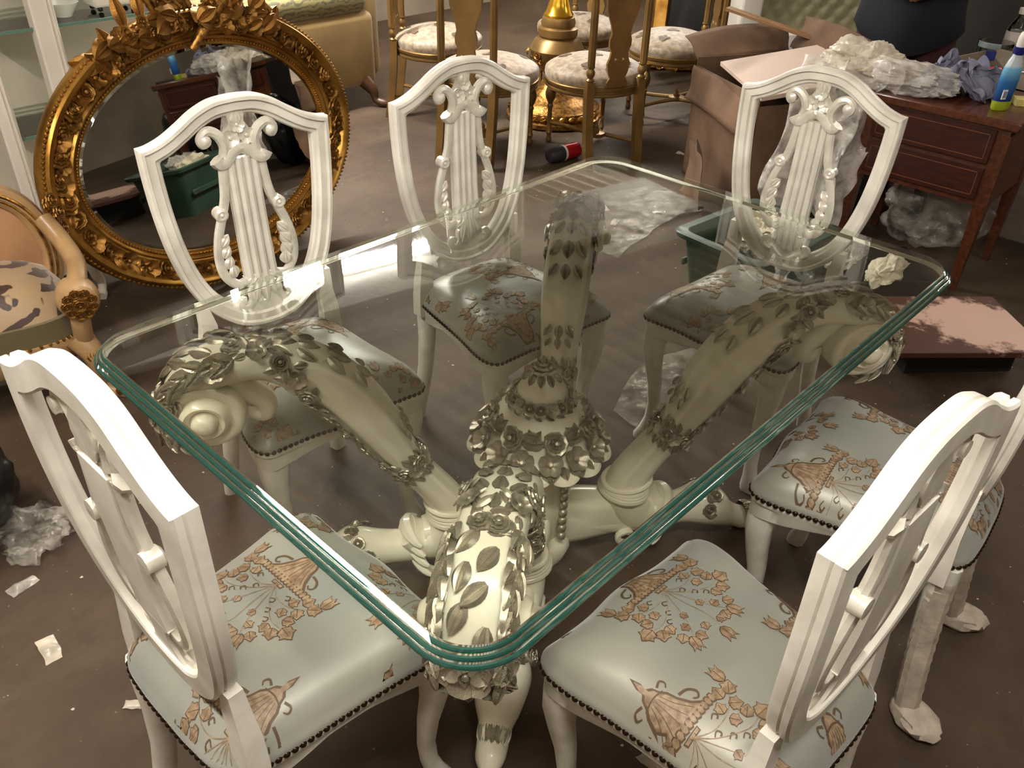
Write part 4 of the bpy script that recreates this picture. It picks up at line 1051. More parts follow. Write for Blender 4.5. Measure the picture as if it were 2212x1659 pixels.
for x0, x1, z0, z1 in ((-.55, -.42, .32, 1.6), (.40, .55, .32, 1.6), (-.42, .40, .32, .46), (-.42, .40, 1.5, 1.6)):
    MB().box((x0, -.02, z0), (x1, .06, z1), .012).build('door_frame', m_wc, tc_)
MB().box((-.55, .0, 0), (.55, .06, .31), .012).build('drawer', m_wc, tc_)
mb = MB(); nx, nz = 64, 60; rows = []
for i in range(nz+1):
    row = []
    for j in range(nx+1):
        x = -.42+.82*j/nx; z = .46+1.04*i/nz; u = x/.10; v = z/.13
        dpt = .02*abs(sin(pi*(u+v)/1))*abs(sin(pi*(u-v)/1))
        row.append((x, .058-dpt, z))
    rows.append(row)
mb.loft(rows, False, False); mb.build('tufted_lining', mat('sage_silk', (150, 144, 112), .5, sheen=.3), tc_)
# ------------------------------------------------------------------ mahogany chest-table at the right (front faces -x)
m_mah = mat('mahogany', (66, 30, 15), .35, c2=(94, 48, 26), scale=4, stretch=(2, 14, 14), coat=.3, detail=6)
m_mahd = mat('mahogany_drawer', (46, 16, 9), .35, c2=(64, 24, 14), scale=4, stretch=(2, 3, 20), coat=.3)
m_inlay = mat('boxwood_inlay', (112, 64, 36), .4)
DX0, DX1, DY0, DY1, DZ = 2.31, 2.80, -.235, .385, .715
dk = thing('mahogany_desk', 'mahogany side desk with two inlaid drawers and tapered legs', 'desk', (DX0, 0, 0))
MB().box((0, DY0, DZ-.035), (DX1-DX0, DY1, DZ), .006).build('desk_top', m_mah, dk)
MB().box((.02, DY0+.03, .375), (DX1-DX0-.02, DY1-.03, DZ-.035)).build('carcass', m_mah, dk, smooth=False)
for z0, z1 in ((.395, .525), (.540, .672)):
    dr = MB().box((.008, DY0+.075, z0), (.022, DY1-.075, z1), .003).build('drawer', m_mahd, dk, smooth=False)
    i_ = .018; y0, y1, a, b = DY0+.075+i_, DY1-.075-i_, z0+i_, z1-i_
    for lo, hi in (((.0065, y0, a), (.009, y1, a+.003)), ((.0065, y0, b-.003), (.009, y1, b)), ((.0065, y0, a), (.009, y0+.003, b)), ((.0065, y1-.003, a), (.009, y1, b))):
        MB().box(lo, hi).build('inlay_line', m_inlay, dr, smooth=False)
for x in (.045, DX1-DX0-.045):
    for y in (DY0+.05, DY1-.05):
        MB().loft([ring4(x, y, z, a) for z, a in ((0, .014), (.40, .025), (.66, .026))]).build('leg', m_mah, dk, smooth=False)
# work table behind it
wt = thing('work_table', 'dark work table behind the mahogany desk holding bottles and a tray', 'table', (2.88, 0, 0))
m_dark = mat('dark_board', (46, 32, 24), .5, c2=(62, 44, 34), scale=6)
MB().box((0, -.75, .68), (.62, .27, .715), .005).build('table_top', m_dark, wt)
for x in (.05, .57):
    for y in (-.70, .22): MB().box((x-.025, y-.025, 0), (x+.025, y+.025, .68)).build('leg', m_dark, wt, smooth=False)

# ------------------------------------------------------------------ crumpled sheets
def fold(q):
    """crease field: flat facets meeting in sharp ridges"""
    d, _ = noise.voronoi(q, distance_metric='DISTANCE'); return min(1.2, d[1]-d[0])
def cnoise(q):
    return Vector((noise.noise(q), noise.noise(q+Vector((31, 5, 2))), noise.noise(q+Vector((3, 17, 9)))))
def crumple(name, size, seed, m, amp=.05, freq=6, n=44, shape=None, thick=0):
    """wrinkled sheet: grid bent by shape(u, v) -> point, then creased"""
    mb = MB(); rows = []; n = int(n*1.5)
    for i in range(n+1):
        row = []
        for j in range(n+1):
            u, v = i/n, j/n
            p = Vector(shape(u, v)); q = p*freq*.6+Vector((seed*7.1, seed*1.3, 0))
            d = cnoise(q)*1.1+cnoise(q*2.3)*.45; c = fold(q*1.5)-.35
            row.append(tuple(p+d*amp+Vector((.5, .5, .8))*(c*amp*.8)))
        rows.append(row)
    mb.loft(rows, False, False); return mb
def lump(c, r, sc, seed, amp=.3, freq=4, n=84, m_=52, zmin=None):
    mb = MB(); mb.ball((0, 0, 0), 1, n, m_)
    out = []
    for v in mb.v:
        p = Vector(v); q = p*freq*.32+Vector((seed*3.7, seed, 0))
        k = 1+amp*(.9*noise.noise(q)+.55*(fold(q*1.6)-.4)+.32*(fold(q*3.4)-.4)+.2*noise.noise(q*4))
        p2 = p+cnoise(q*1.3)*amp*.5
        w = Vector((c[0]+p2.x*r*sc[0]*k, c[1]+p2.y*r*sc[1]*k, c[2]+p2.z*r*sc[2]*k))
        if zmin is not None: w.z = max(zmin, w.z)
        out.append(tuple(w))
    mb.v = out; return mb
m_film = film('polythene', (222, 214, 204), .55, .22); m_film2 = film('polythene_milky', (222, 210, 190), .72, .3); m_film3 = film('polythene_thin', (190, 182, 170), .16, .18)
o = lump((2.50, .49, .77), .17, (1.0, 1.15, .50), 4, .40, 5, zmin=.722); tag(o.build('plastic_heap', m_film2), 'heap of milky crumpled polythene at the end of the mahogany desk', 'plastic sheet')
o = lump((2.44, .25, .765), .16, (.75, 1.3, .42), 9, .34, 5, zmin=.7165); tag(o.build('plastic_heap', m_film), 'clear crumpled polythene lying over the front of the mahogany desk', 'plastic sheet')
# sheet hanging off the end of the desk
def hang(u, v):
    z = .80-.62*v; y = .47+.20*(u-.5)*2*(1-.25*v)+.02*sin(u*21); x = 2.33-.10*sin(pi*v*.5)+.05*sin(u*9+v*3)+.03*sin(u*25)
    return (x, y, z)
tag(crumple('hang', 1, 3, m_film, .045, 9, 46, hang).build('hanging_plastic', m_film), 'long sheet of clear polythene hanging down off the mahogany desk end', 'plastic sheet')
o = lump((2.62, .06, .20), .20, (.9, 1.1, .85), 14, .30, 4, zmin=.004); tag(o.build('plastic_bag', m_film3), 'clear plastic bag slumped on the floor under the mahogany desk', 'plastic bag')
m_blk = mat('black_polythene', (16, 16, 17), .28, bump=.5, bscale=14)
o = lump((2.66, .47, .25), .24, (.75, .55, 1.05), 21, .14, 4, zmin=.003); tag(o.build('black_sack', m_blk), 'black plastic sack standing behind the hanging polythene', 'sack')
o = lump((-1.06, 1.13, .17), .20, (.8, .8, .9), 25, .14, 4, zmin=.003); tag(o.build('black_sack', m_blk), 'black plastic sack on the floor before the gilded armchair', 'sack')
o = lump((3.0, -.62, .3), .3, (.8, .8, 1.0), 27, .14, 4, zmin=.003); tag(o.build('black_sack', m_blk), 'black plastic sack under the work table', 'sack')
m_rag = mat('blue_grey_cloth', (104, 104, 124), .85, c2=(136, 136, 156), scale=10, bump=.3, bscale=30)
def rag(u, v):
    a = 2*pi*u; r = v
    return (2.56+.13*r*cos(a)*(1+.3*sin(3*a)), .10+.17*r*sin(a)*(1+.2*cos(5*a)), .725+.11*(1-r*r)+.022*sin(9*a)*r*(1-r)*3+.012*sin(17*a+6*r))
mb = crumple('rag', 1, 5, m_rag, .046, 26, 80, rag)
mb.v = [(x, y, max(.7165, z)) for x, y, z in mb.v]
tag(mb.build('cleaning_rag', m_rag), 'crumpled blue-grey cleaning rag on the mahogany desk', 'cloth')

# ------------------------------------------------------------------ spray bottle
sb = thing('spray_bottle', 'blue spray bottle with white trigger cap and lime green base', 'bottle', (2.455, -.105, DZ+.0005), radians(-30))
def obl(prof, n=20, sy=.62):
    return MB().loft([[(r*cos(2*pi*j/n)+ox, r*sy*sin(2*pi*j/n), z) for j in range(n)] for r, z, ox in prof])
m_sblue = bpy.data.materials.new('spray_blue'); m_sblue.use_nodes = True
nt = m_sblue.node_tree; b = nt.nodes['Principled BSDF']; tcn = nt.nodes.new('ShaderNodeTexCoord'); sx_ = nt.nodes.new('ShaderNodeSeparateXYZ'); rp = nt.nodes.new('ShaderNodeValToRGB')
nt.links.new(tcn.outputs['Object'], sx_.inputs[0]); mrn = nt.nodes.new('ShaderNodeMapRange'); mrn.inputs[1].default_value = .03; mrn.inputs[2].default_value = .20
nt.links.new(sx_.outputs[2], mrn.inputs[0]); nt.links.new(mrn.outputs[0], rp.inputs[0]); nt.links.new(rp.outputs[0], b.inputs['Base Color']); b.inputs['Roughness'].default_value = .2
e = rp.color_ramp.elements; e[0].position = 0; e[0].color = (*lin((22, 40, 104)), 1); e[1].position = .45; e[1].color = (*lin((48, 108, 168)), 1)
for p_, c_ in ((.74, (120, 186, 220)), (.78, (196, 206, 216))): q = e.new(p_); q.color = (*lin(c_), 1)
obl([(.036, 0, 0), (.040, .006, 0), (.041, .028, 0), (.040, .034, 0)]).build('base', mat('lime_plastic', (146, 162, 34), .3), sb)
obl([(.039, .033, 0), (.040, .08, 0), (.041, .12, 0), (.039, .15, 0), (.030, .18, 0), (.022, .195, 0), (.020, .205, 0)]).build('bottle_body', m_sblue, sb)
MB().lathe([(.019, .203), (.020, .205), (.020, .228), (.018, .230)], 16).build('collar', mat('navy_plastic', (30, 30, 110), .3), sb)
MB().loft([[(x+r*cos(2*pi*j/14), .8*r*sin(2*pi*j/14), z) for j in range(14)] for r, x, z in ((.017, 0, .229), (.021, .003, .245), (.023, .006, .262), (.020, .008, .278), (.010, .008, .286))]).build('trigger_cap', mat('white_plastic', (236, 230, 224), .3), sb)
lbl = MB().box((-.034, -.0272, .045), (-.014, -.0238, .080)).build('barcode_label', mat('label_white', (214, 216, 222), .5), sb, smooth=False)
lbl.matrix_local = T(0, 0, 0) @ RZ(radians(0))
for k in range(7): MB().box((-.032+.0024*k, -.0276, .050), (-.0312+.0024*k+.0006*(k % 3), -.0271, .075)).build('bar', mat('ink_grey', (88, 96, 124), .6), lbl, smooth=False)
# ------------------------------------------------------------------ things on the work table
WZ = .7155
bt = thing('plastic_bottle', 'clear pot-bellied bottle with white screw cap and white label', 'bottle', (3.33, .145, WZ))
MB().lathe([(.040, 0), (.043, .006), (.043, .13), (.040, .145), (.018, .185), (.015, .19), (.015, .20)], 20).build('bottle_body', tint_glass('clear_plastic', (.82, .86, .84), .05), bt)
MB().lathe([(.0436, .02), (.0440, .021), (.0440, .125), (.0436, .126)], 24, cap=False).build('label', mat('paper_label', (196, 184, 180), .6, c2=(210, 198, 192), scale=20), bt)
MB().lathe([(.017, .198), (.018, .2), (.018, .222), (.016, .224)], 18).build('cap', mat('white_plastic', (236, 230, 224), .3), bt)
jr = thing('plastic_tub', 'clear plastic tub with a blue label and a spoon handle sticking out', 'tub', (3.215, .185, WZ), radians(-45))
m_clr = tint_glass('clear_plastic', (.82, .86, .84), .05)
MB().lathe([(.068, 0), (.072, .006), (.078, .085), (.076, .09)], 24, cap=True).build('tub_body', m_clr, jr)
MB().loft([[(.0795*cos(t), .0795*sin(t), z) for z in (.022, .062)] for t in [radians(210+10*k) for k in range(10)]], False, False).build('label', mat('blue_label', (24, 40, 110), .4), jr)
MB().loft([[(.0750*cos(t), .0750*sin(t), z) for z in (.068, .092)] for t in [radians(170+10*k) for k in range(10)]], False, False).build('paper_liner', mat('grey_paper', (176, 184, 190), .6), jr)
MB().tube([(.04, -.02, .01), (.12, .0, .115)], .006, 8).build('spoon_handle', mat('cream_plastic', (206, 206, 180), .4), jr)
tr = thing('cardboard_tray', 'shallow grey cardboard tray on the work table', 'tray', (2.965, .05, WZ), radians(-12))
m_card = mat('grey_card', (120, 108, 92), .8, c2=(136, 122, 104), scale=8)
MB().box((-.12, -.30, 0), (.16, .18, .006)).build('tray_floor', m_card, tr, smooth=False)
for lo, hi in (((-.12, -.30, .005), (-.114, .18, .05)), ((.154, -.30, .005), (.16, .18, .075)), ((-.115, .174, .005), (.155, .18, .06)), ((-.115, -.30, .005), (.155, -.294, .06))): MB().box(lo, hi).build('tray_wall', m_card, tr, smooth=False)
rt = thing('screwdriver', 'short red and black handled screwdriver in the cardboard tray', 'tool', (2.93, .08, WZ+.026), radians(-50))
MB().lathe([(.010, -.06), (.017, -.055), (.014, -.035), (.018, -.015), (.018, .02), (.013, .03)], 12, axis='x').build('handle', mat('red_plastic', (206, 36, 32), .3), rt)
MB().lathe([(.014, .03), (.016, .034), (.015, .06), (.006, .068)], 12, axis='x').build('collar', m_blk, rt); MB().lathe([(.004, .065), (.004, .13)], 8, axis='x').build('shaft', mat('steel', (150, 150, 150), .3, 1), rt)
sg = MB(); sg.loft([[(x, y, z) for x, y in ((-.03, -.05), (.03, -.055), (.034, .05), (-.028, .055))] for z in (0, .003, .022, .025)]); so = sg.build('sponge', mat('yellow_foam', (214, 200, 120), .9, bump=.4, bscale=200)); so.location = (2.60, -.165, DZ+.0005); so.rotation_euler = (0, 0, .6)
tag(so, 'pale yellow sponge by the spray bottle on the mahogany desk', 'sponge')
bx = thing('white_carton', 'small white printed carton beside the clear bottle', 'box', (3.22, -.02, WZ), .3)
MB().box((-.04, -.07, 0), (.04, .07, .05), .002).build('carton', mat('white_card', (196, 190, 184), .6), bx, smooth=False)
for k in range(3): MB().box((-.0405, -.05, .012+.010*k), (-.0398, .03-.02*k, .016+.010*k)).build('print_line', mat('ink_grey', (88, 96, 124), .6), bx, smooth=False)
# steel uprights behind
for k, y in enumerate((.18, .09)):
    up = thing('steel_upright', ('left' if 0 else ('slim grey steel upright nearest the person in navy', 'slim grey steel upright with bolt holes next to the bottle')[k]), 'post', (3.58, y, 0))
    MB().box((-.012, -.022, 0), (.012, .022, 1.5)).build('post', mat('grey_steel', (84, 82, 80), .45, .5), up, smooth=False)
    for z in (.8, .9, 1.0): MB().lathe([(.006, -.0128), (.006, -.0121)], 8, (0, 0, z), 'x').build('bolt', m_blk, up)
    MB().box((-.05, -.03, 0), (.05, .03, .006)).build('foot_plate', mat('grey_steel', (84, 82, 80), .45, .5), up, smooth=False)

# ------------------------------------------------------------------ cardboard carton, foam sheet, plank
m_kraft = mat('kraft_card', (92, 68, 50), .85, c2=(120, 92, 70), scale=5)
cb = thing('cardboard_box', 'large open brown cardboard box with torn flaps beside the desk', 'box', (2.78, 1.00, 0), radians(-28))
for lo, hi in (((-.28, -.30, 0), (.28, .30, .005)), ((-.28, -.30, 0), (-.275, .30, .56)), ((.275, -.30, 0), (.28, .30, .62)), ((-.28, -.30, 0), (.28, -.295, .52)), ((-.28, .295, 0), (.28, .30, .60))): MB().box(lo, hi).build('panel', m_kraft, cb, smooth=False)
def flap(pts):
    a, b, c, d = [Vector(p) for p in pts]; mb = MB(); n = 8; rows = []
    for i in range(n+1):
        row = []
        for j in range(n+1):
            u, v = i/n, j/n; p = a.lerp(b, u).lerp(d.lerp(c, u), v); p += Vector((.012*sin(u*5+v*3), .012*sin(v*6+u), .018*sin(u*4)*v)); row.append(tuple(p))
        rows.append(row)
    mb.loft(rows, False, False); o2 = mb.build('flap', m_kraft, cb); md_ = o2.modifiers.new('thickness', 'SOLIDIFY'); md_.thickness = .005; return o2
flap([(-.28, -.30, .55), (-.28, .30, .56), (-.32, .33, .40), (-.33, -.28, .36)]); flap([(-.28, .30, .59), (.28, .30, .60), (.30, .46, .72), (-.26, .50, .66)])
flap([(.28, -.30, .61), (.28, .30, .62), (.33, .32, .78), (.32, -.28, .76)])
fs = MB().box((-.26, -.25, 0), (.26, .25, .022), .002).build('foam_sheet', mat('white_foam', (206, 182, 166), .7)); fs.location = (2.74, .91, .60); fs.rotation_euler = (radians(4), radians(-8), radians(-36))
tag(fs, 'pinkish white foam sheet lying across the open cardboard box', 'sheet')
pk = MB().box((-.03, -.26, 0), (.03, .26, .016), .002).build('wooden_lath', mat('old_wood', (120, 84, 50), .6, c2=(150, 112, 72), scale=6, stretch=(12, 1, 12))); pk.location = (3.10, 1.24, .72); pk.rotation_euler = (radians(10), 0, radians(12))
tag(pk, 'weathered wooden lath sticking out of the cardboard box', 'lath')
kp = crumple('kp', 1, 8, m_kraft, .06, 7, 26, lambda u, v: (2.22+.34*u*.6-.1*v, .98+.22*u, .03+.34*v*(1-.3*u)))
tag(kp.build('wrapping_paper', m_kraft), 'torn brown wrapping paper bunched on the floor by the cardboard box', 'paper')

# ------------------------------------------------------------------ green crate with rubbish
gc = thing('green_crate', 'dark green plastic crate full of crumpled wrapping behind the dining chair', 'crate', (1.67, .40, 0), radians(-6))
m_grn = mat('green_plastic', (40, 62, 50), .4, c2=(52, 76, 62), scale=5)
rings = []
def rr4(a, b, z, r=.04, n=4):
    return [(x, y, z) for x, y in rrect(a, b, r, n)]
MB().loft([rr4(.20, .15, 0), rr4(.24, .185, .26), rr4(.265, .21, .265), rr4(.27, .215, .285), rr4(.265, .21, .29), rr4(.235, .18, .288), rr4(.225, .17, .26), rr4(.19, .14, .012)]).build('crate_body', m_grn, gc)
for k in range(2): MB().box((-.20, -.20+.39*k-.004, .12), (.20, -.196+.39*k+.004, .15), .003).build('rib', m_grn, gc)
o = lump((1.74, .44, .24), .12, (1.0, .8, .6), 33, .4, 6); tag(o.build('tissue_bundle', mat('tissue', (214, 204, 180), .8, bump=.3, bscale=30)), 'cream tissue paper bundle in the green crate', 'paper')
o = lump((1.78, .33, .26), .12, (.8, .8, .5), 35, .4, 6); tag(o.build('plastic_scrap', m_film), 'clear polythene stuffed into the green crate', 'plastic sheet')
# ------------------------------------------------------------------ board on a black box, tray of tissue
def tray_thing(name, label, cat, c, rz, a, b, h, m, t=.008):
    q = thing(name, label, cat, c, rz)
    MB().box((-a, -b, 0), (a, b, t)).build('floor_panel', m, q, smooth=False)
    for lo, hi in (((-a, -b, t), (-a+t, b, h)), ((a-t, -b, t), (a, b, h)), ((-a+t, -b, t), (a-t, -b+t, h)), ((-a+t, b-t, t), (a-t, b, h))): MB().box(lo, hi).build('side_panel', m, q, smooth=False)
    return q
m_blkbox = mat('black_plastic', (26, 26, 26), .45)
tray_thing('black_box', 'open black plastic box under the worn wooden board', 'box', (1.80, -.34, 0), radians(-42), .20, .14, .125, m_blkbox)
bd_m = bpy.data.materials.new('worn_board'); bd_m.use_nodes = True; nt = bd_m.node_tree; b = nt.nodes['Principled BSDF']; tcn = nt.nodes.new('ShaderNodeTexCoord'); n1 = nt.nodes.new('ShaderNodeTexNoise'); n1.inputs['Scale'].default_value = 7; n1.inputs['Detail'].default_value = 9; n1.inputs['Roughness'].default_value = .7
gr = nt.nodes.new('ShaderNodeVectorMath'); gr.operation = 'LENGTH'; mpg = nt.nodes.new('ShaderNodeMapping'); mpg.inputs['Location'].default_value = (-.10, .0, 0); mpg.inputs['Scale'].default_value = (1, 1.5, 0)
nt.links.new(tcn.outputs['Object'], mpg.inputs[0]); nt.links.new(mpg.outputs[0], gr.inputs[0]); nt.links.new(tcn.outputs['Object'], n1.inputs[0])
ma = nt.nodes.new('ShaderNodeMath'); ma.operation = 'MULTIPLY_ADD'; ma.inputs[1].default_value = -1.15; nt.links.new(gr.outputs['Value'], ma.inputs[0]); nt.links.new(n1.outputs[0], ma.inputs[2])
rp = nt.nodes.new('ShaderNodeValToRGB'); rp.color_ramp.elements[0].position = .18; rp.color_ramp.elements[1].position = .27; rp.color_ramp.elements[0].color = (*lin((72, 38, 22)), 1); rp.color_ramp.elements[1].color = (*lin((188, 154, 138)), 1)
nt.links.new(ma.outputs[0], rp.inputs[0]); nt.links.new(rp.outputs[0], b.inputs['Base Color']); b.inputs['Roughness'].default_value = .55
wb = MB().box((-.31, -.20, 0), (.245, .20, .022), .002).build('worn_board', bd_m, smooth=False); wb.location = (1.765, -.365, .126); wb.rotation_euler = (0, 0, radians(-44))
tag(wb, 'worn brown wooden board with rubbed pink-white patch lying on the black box', 'board')
tray_thing('black_tray', 'shallow black tray of tissue on the floor by the desk legs', 'tray', (2.17, .12, 0), radians(-44), .24, .17, .07, m_blkbox)
o = lump((2.14, .03, .075), .12, (1.2, .55, .45), 41, .35, 6, zmin=.009); tag(o.build('tissue_bundle', MATS['tissue']), 'cream tissue paper bundle in the black tray', 'paper')
o = lump((2.18, .22, .07), .12, (1.3, .5, .4), 43, .35, 6, zmin=.009); tag(o.build('plastic_scrap', m_film), 'clear film scrap in the black tray', 'plastic sheet')
o = lump((1.90, -.80, .06), .13, (1.1, .8, .5), 47, .4, 6, zmin=.003); tag(o.build('crumpled_paper', mat('pink_paper', (186, 164, 154), .8, c2=(206, 186, 174), scale=6)), 'crumpled pinkish wrapping paper on the floor beside the worn board', 'paper')
# ------------------------------------------------------------------ fallen can
cn = thing('drink_can', 'red and black can lying on its side on the floor', 'can', (2.30, 1.90, .036), radians(22))
MB().lathe([(0, .004), (.022, 0), (.030, .006), (.033, .016), (.033, .085)], 22, axis='x').build('red_end', mat('can_red', (176, 22, 26), .3, .3), cn)
MB().lathe([(.0336, .083), (.0342, .085), (.0342, .092), (.0336, .094)], 22, axis='x').build('white_band', mat('can_white', (206, 196, 190), .4), cn)
MB().lathe([(.033, .092), (.034, .11), (.031, .15), (.024, .165), (0, .168)], 22, axis='x').build('dark_end', mat('can_dark', (40, 38, 42), .5), cn)
cn.rotation_euler = (0, 0, radians(22+150)); cn.location = (2.42, 1.93, .045); cn.scale = (1.32, 1.32, 1.32)
# ------------------------------------------------------------------ scraps of film and paint flakes on the floor
rs = random.Random(21)
spots = [(-1.25, .28), (-1.05, .62), (-.98, .34), (-1.10, .05), (-1.32, .10), (-.86, .98), (-1.02, .86), (1.05, -.70), (1.22, -.72), (.75, -1.02), (1.0, -1.12), (1.45, -.55), (1.85, 1.22), (1.95, 1.38), (2.1, 1.15), (1.75, 1.05), (2.9, 1.55), (-.3, -.55), (.55, .05), (.20, .85), (1.15, -.98)]
for k, (x, y) in enumerate(spots):
    s_ = rs.uniform(.02, .05); a = rs.uniform(0, 3)
    sh_ = lambda u, v, x=x, y=y, s_=s_, a=a: (x+s_*((u-.5)*2*cos(a)-(v-.5)*.9*sin(a)), y+s_*((u-.5)*2*sin(a)+(v-.5)*.9*cos(a)), .003+.4*s_*u*(1-u)*v*(1-v)*8)
    mb = crumple('s', 1, k, m_film, s_*.16, 1.2/s_, 10, sh_); mb.v = [(p[0], p[1], max(.001, p[2])) for p in mb.v]
    tag(mb.build('film_scrap', m_film2 if k % 3 else m_film), 'torn scrap of clear film on the floor '+('near the black sack' if x < -.5 and y > .5 else 'behind the end chair by the gilded armchair' if x < -.8 else 'behind the film-wrapped chair' if x > .6 and y < -.4 else 'beyond the far end of the glass table' if x > 1.5 else 'under the glass table'), 'scrap', 'scraps of film scattered on the floor')
mb = MB()
for k in range(420):
    x, y = rs.uniform(-1.6, 3.4), rs.uniform(-1.4, 2.6); s_ = rs.uniform(.002, .006); n = 5
    mb.add([(x+s_*rs.uniform(.5, 1)*cos(2*pi*j/n), y+s_*rs.uniform(.5, 1)*sin(2*pi*j/n), .0012+.001*rs.random()) for j in range(n)], [tuple(range(n))])
tag(mb.build('paint_flakes', mat('paint_flake', (190, 180, 164), .7), recalc=False, smooth=False), 'white paint flakes and dust sprinkled over the concrete floor', 'paint flakes', kind='stuff')
# thin sheet of polythene on the floor past the table, and one under it
for k, (c, lab, sz) in enumerate([((1.95, 1.16), 'clear polythene sheet lying flat on the floor beyond the glass table', .42), ((.92, .12), 'clear polythene sheet lying flat under the glass table', .30)]):
    mb = crumple('s', 1, 60+k, m_film3, .025, 5, 34, lambda u, v: (c[0]+sz*(u-.5)*2, c[1]+sz*.5*(v-.5)*2+.1*sin(3*u), .012)); mb.v = [(p[0], p[1], max(.001, p[2]*.7)) for p in mb.v]
    tag(mb.build('film_sheet', m_film3), lab, 'plastic sheet')
o = lump((-.93, 1.0, .03), .09, (1, 1.1, .5), 71, .5, 6, zmin=.002); tag(o.build('plastic_scrap', m_film3), 'ball of clear film on the floor by the black sack', 'plastic sheet')
# ------------------------------------------------------------------ person in a navy tunic behind the desk (front is local +y)
pe = thing('person', 'person in a navy tunic and maroon trousers standing behind the cluttered desk', 'person', (3.24, .60, 0), radians(108))
m_skin = mat('skin', (112, 72, 52), .5, c2=(126, 82, 60), scale=10)
V = {}; E_ = []; RAD = []; PTS = []
def pt(n, p, r): V[n] = len(PTS); PTS.append(p); RAD.append(r)
def ed(*ns):
    for a, b in zip(ns, ns[1:]): E_.append((V[a], V[b]))
pt('pelvis', (0, 0, .92), (.15, .11)); pt('belly', (0, .03, 1.06), (.145, .12)); pt('chest', (0, .03, 1.26), (.16, .12)); pt('upper', (0, .02, 1.38), (.10, .08)); pt('neck', (0, .03, 1.46), (.052, .055)); pt('chin', (0, .05, 1.53), (.06, .07)); pt('head', (0, .05, 1.61), (.078, .096)); pt('crown', (0, .03, 1.69), (.055, .065))
ed('pelvis', 'belly', 'chest', 'upper', 'neck', 'chin', 'head', 'crown')
for s, k in ((-1, 'l'), (1, 'r')):
    pt('hip'+k, (s*.10, 0, .86), (.095, .10)); pt('knee'+k, (s*.12, .03, .48), (.062, .066)); pt('ank'+k, (s*.12, -.01, .09), (.042, .045)); pt('toe'+k, (s*.14, .15, .035), (.042, .03)); ed('pelvis', 'hip'+k, 'knee'+k, 'ank'+k, 'toe'+k)
    pt('sh'+k, (s*.19, .01, 1.36), (.062, .062)); pt('el'+k, (s*.25, .02, 1.08), (.046, .046)); pt('wr'+k, (s*.12, .25, 1.01), (.030, .026)); pt('palm'+k, (s*.065, .29, 1.005), (.040, .016)); ed('upper', 'sh'+k, 'el'+k, 'wr'+k, 'palm'+k)
    for f in range(4):
        z = 1.032-.018*f; L_ = (.070, .080, .074, .056)[f]
        pt('f%d%s' % (f, k), (s*(.040), .305, z), (.0095, .0095)); pt('g%d%s' % (f, k), (s*(.040-L_*.5), .325, z-.006), (.0085, .0085)); pt('h%d%s' % (f, k), (s*(.040-L_), .318, z-.016), (.007, .007)); ed('palm'+k, 'f%d%s' % (f, k), 'g%d%s' % (f, k), 'h%d%s' % (f, k))
    pt('t0'+k, (s*.07, .295, 1.045), (.011, .011)); pt('t1'+k, (s*.04, .31, 1.068), (.009, .009)); ed('palm'+k, 't0'+k, 't1'+k)
me = bpy.data.meshes.new('body'); me.from_pydata(PTS, E_, []); me.materials.append(m_skin)
bo = link('body', me, pe); sk = bo.modifiers.new('skin', 'SKIN'); sk.use_smooth_shade = True
for i, r in enumerate(RAD): me.skin_vertices[0].data[i].radius = r; me.skin_vertices[0].data[i].use_root = (i == 0)
bo.modifiers.new('sub', 'SUBSURF').levels = 2; bo.modifiers['sub'].render_levels = 2
m_navy = mat('navy_cotton', (13, 14, 24), .85, c2=(17, 18, 30), scale=6, bump=.15, bscale=20)
m_maroon = mat('maroon_cotton', (56, 20, 20), .85, c2=(68, 27, 26), scale=6, bump=.15, bscale=20)
def oval(cx, cy, z, a, b, n=28, wob=0, ph=0): return [(cx+(a+wob*sin(5*2*pi*j/n+ph))*cos(2*pi*j/n), cy+(b+wob*sin(5*2*pi*j/n+ph))*sin(2*pi*j/n), z) for j in range(n)]
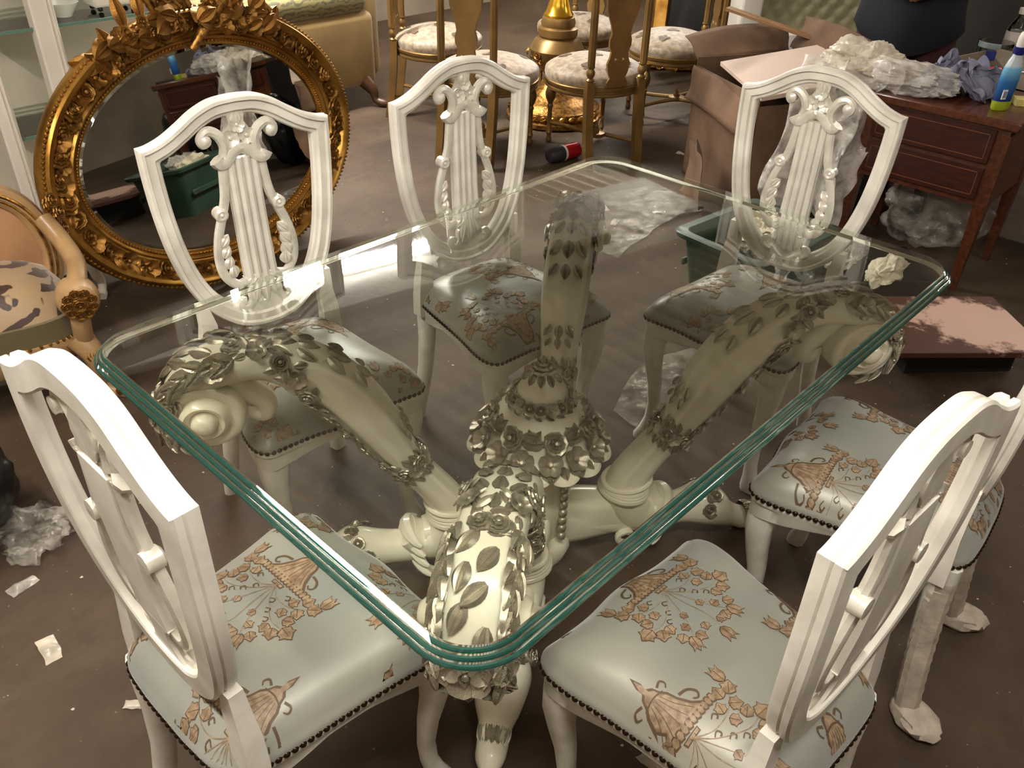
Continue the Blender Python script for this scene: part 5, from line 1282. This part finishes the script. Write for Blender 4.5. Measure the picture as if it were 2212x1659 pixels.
MB().loft([[(x, y, z-.05*(y/.19)+.06*(x/.25)**2) for x, y, z in oval(0, .03, .765, .240, .185, wob=.008)], [(x, y, z-.03*(y/.19)+.03*(x/.25)**2) for x, y, z in oval(0, .035, .80, .248, .195, wob=.009, ph=.4)], oval(0, .04, .90, .235, .195, wob=.006, ph=1), oval(0, .04, 1.06, .215, .180, wob=.004), oval(0, .035, 1.22, .205, .155), oval(0, .02, 1.33, .20, .12), oval(0, .01, 1.40, .16, .085), oval(0, .02, 1.445, .075, .068)], False).build('tunic', m_navy, pe)
for s in (-1, 1):
    MB().tube(spline([(s*.16, .01, 1.385), (s*.205, .01, 1.32), (s*.245, .015, 1.18), (s*.255, .02, 1.08), (s*.215, .11, 1.045), (s*.165, .19, 1.025)], 5), [.080-.022*i/25 for i in range(26)], 14).build('sleeve', m_navy, pe)
    MB().loft([oval(s*.095, .0, .95, .125, .135), oval(s*.11, .01, .74, .118, .13, wob=.004), oval(s*.125, .02, .48, .098, .105, wob=.005, ph=1), oval(s*.13, .01, .25, .088, .095, wob=.006, ph=2), oval(s*.13, .0, .07, .085, .092, wob=.005)], True).build('trouser_leg', m_maroon, pe)
    MB().loft([oval(s*.135, .05, z, a, b) for z, a, b in ((0, .045, .125), (.02, .048, .128), (.05, .044, .115), (.075, .036, .07))]).build('shoe', mat('black_leather', (20, 18, 17), .4), pe)
    MB().ball((s*.030, .140, 1.615), .012, 10, 6).build('eye', mat('eye', (40, 30, 26), .2), pe); MB().ball((s*.083, .045, 1.60), .024, 10, 6, (.4, .8, 1.2)).build('ear', m_skin, pe)
MB().loft([[(x, y, z) for x, y in ((-w_, .13), (0, .13+d), (w_, .13), (0, .11))] for w_, d, z in ((.008, .012, 1.62), (.014, .026, 1.59), (.016, .030, 1.578), (.008, .010, 1.572))]).build('nose', m_skin, pe)
MB().ball((0, .135, 1.548), .026, 12, 6, (1, .4, .28)).build('mouth', mat('lips', (104, 52, 46), .5), pe)
MB().ball((0, .022, 1.648), .094, 18, 10, (.98, 1.02, .82)).build('hair', mat('black_hair', (18, 14, 12), .5), pe)
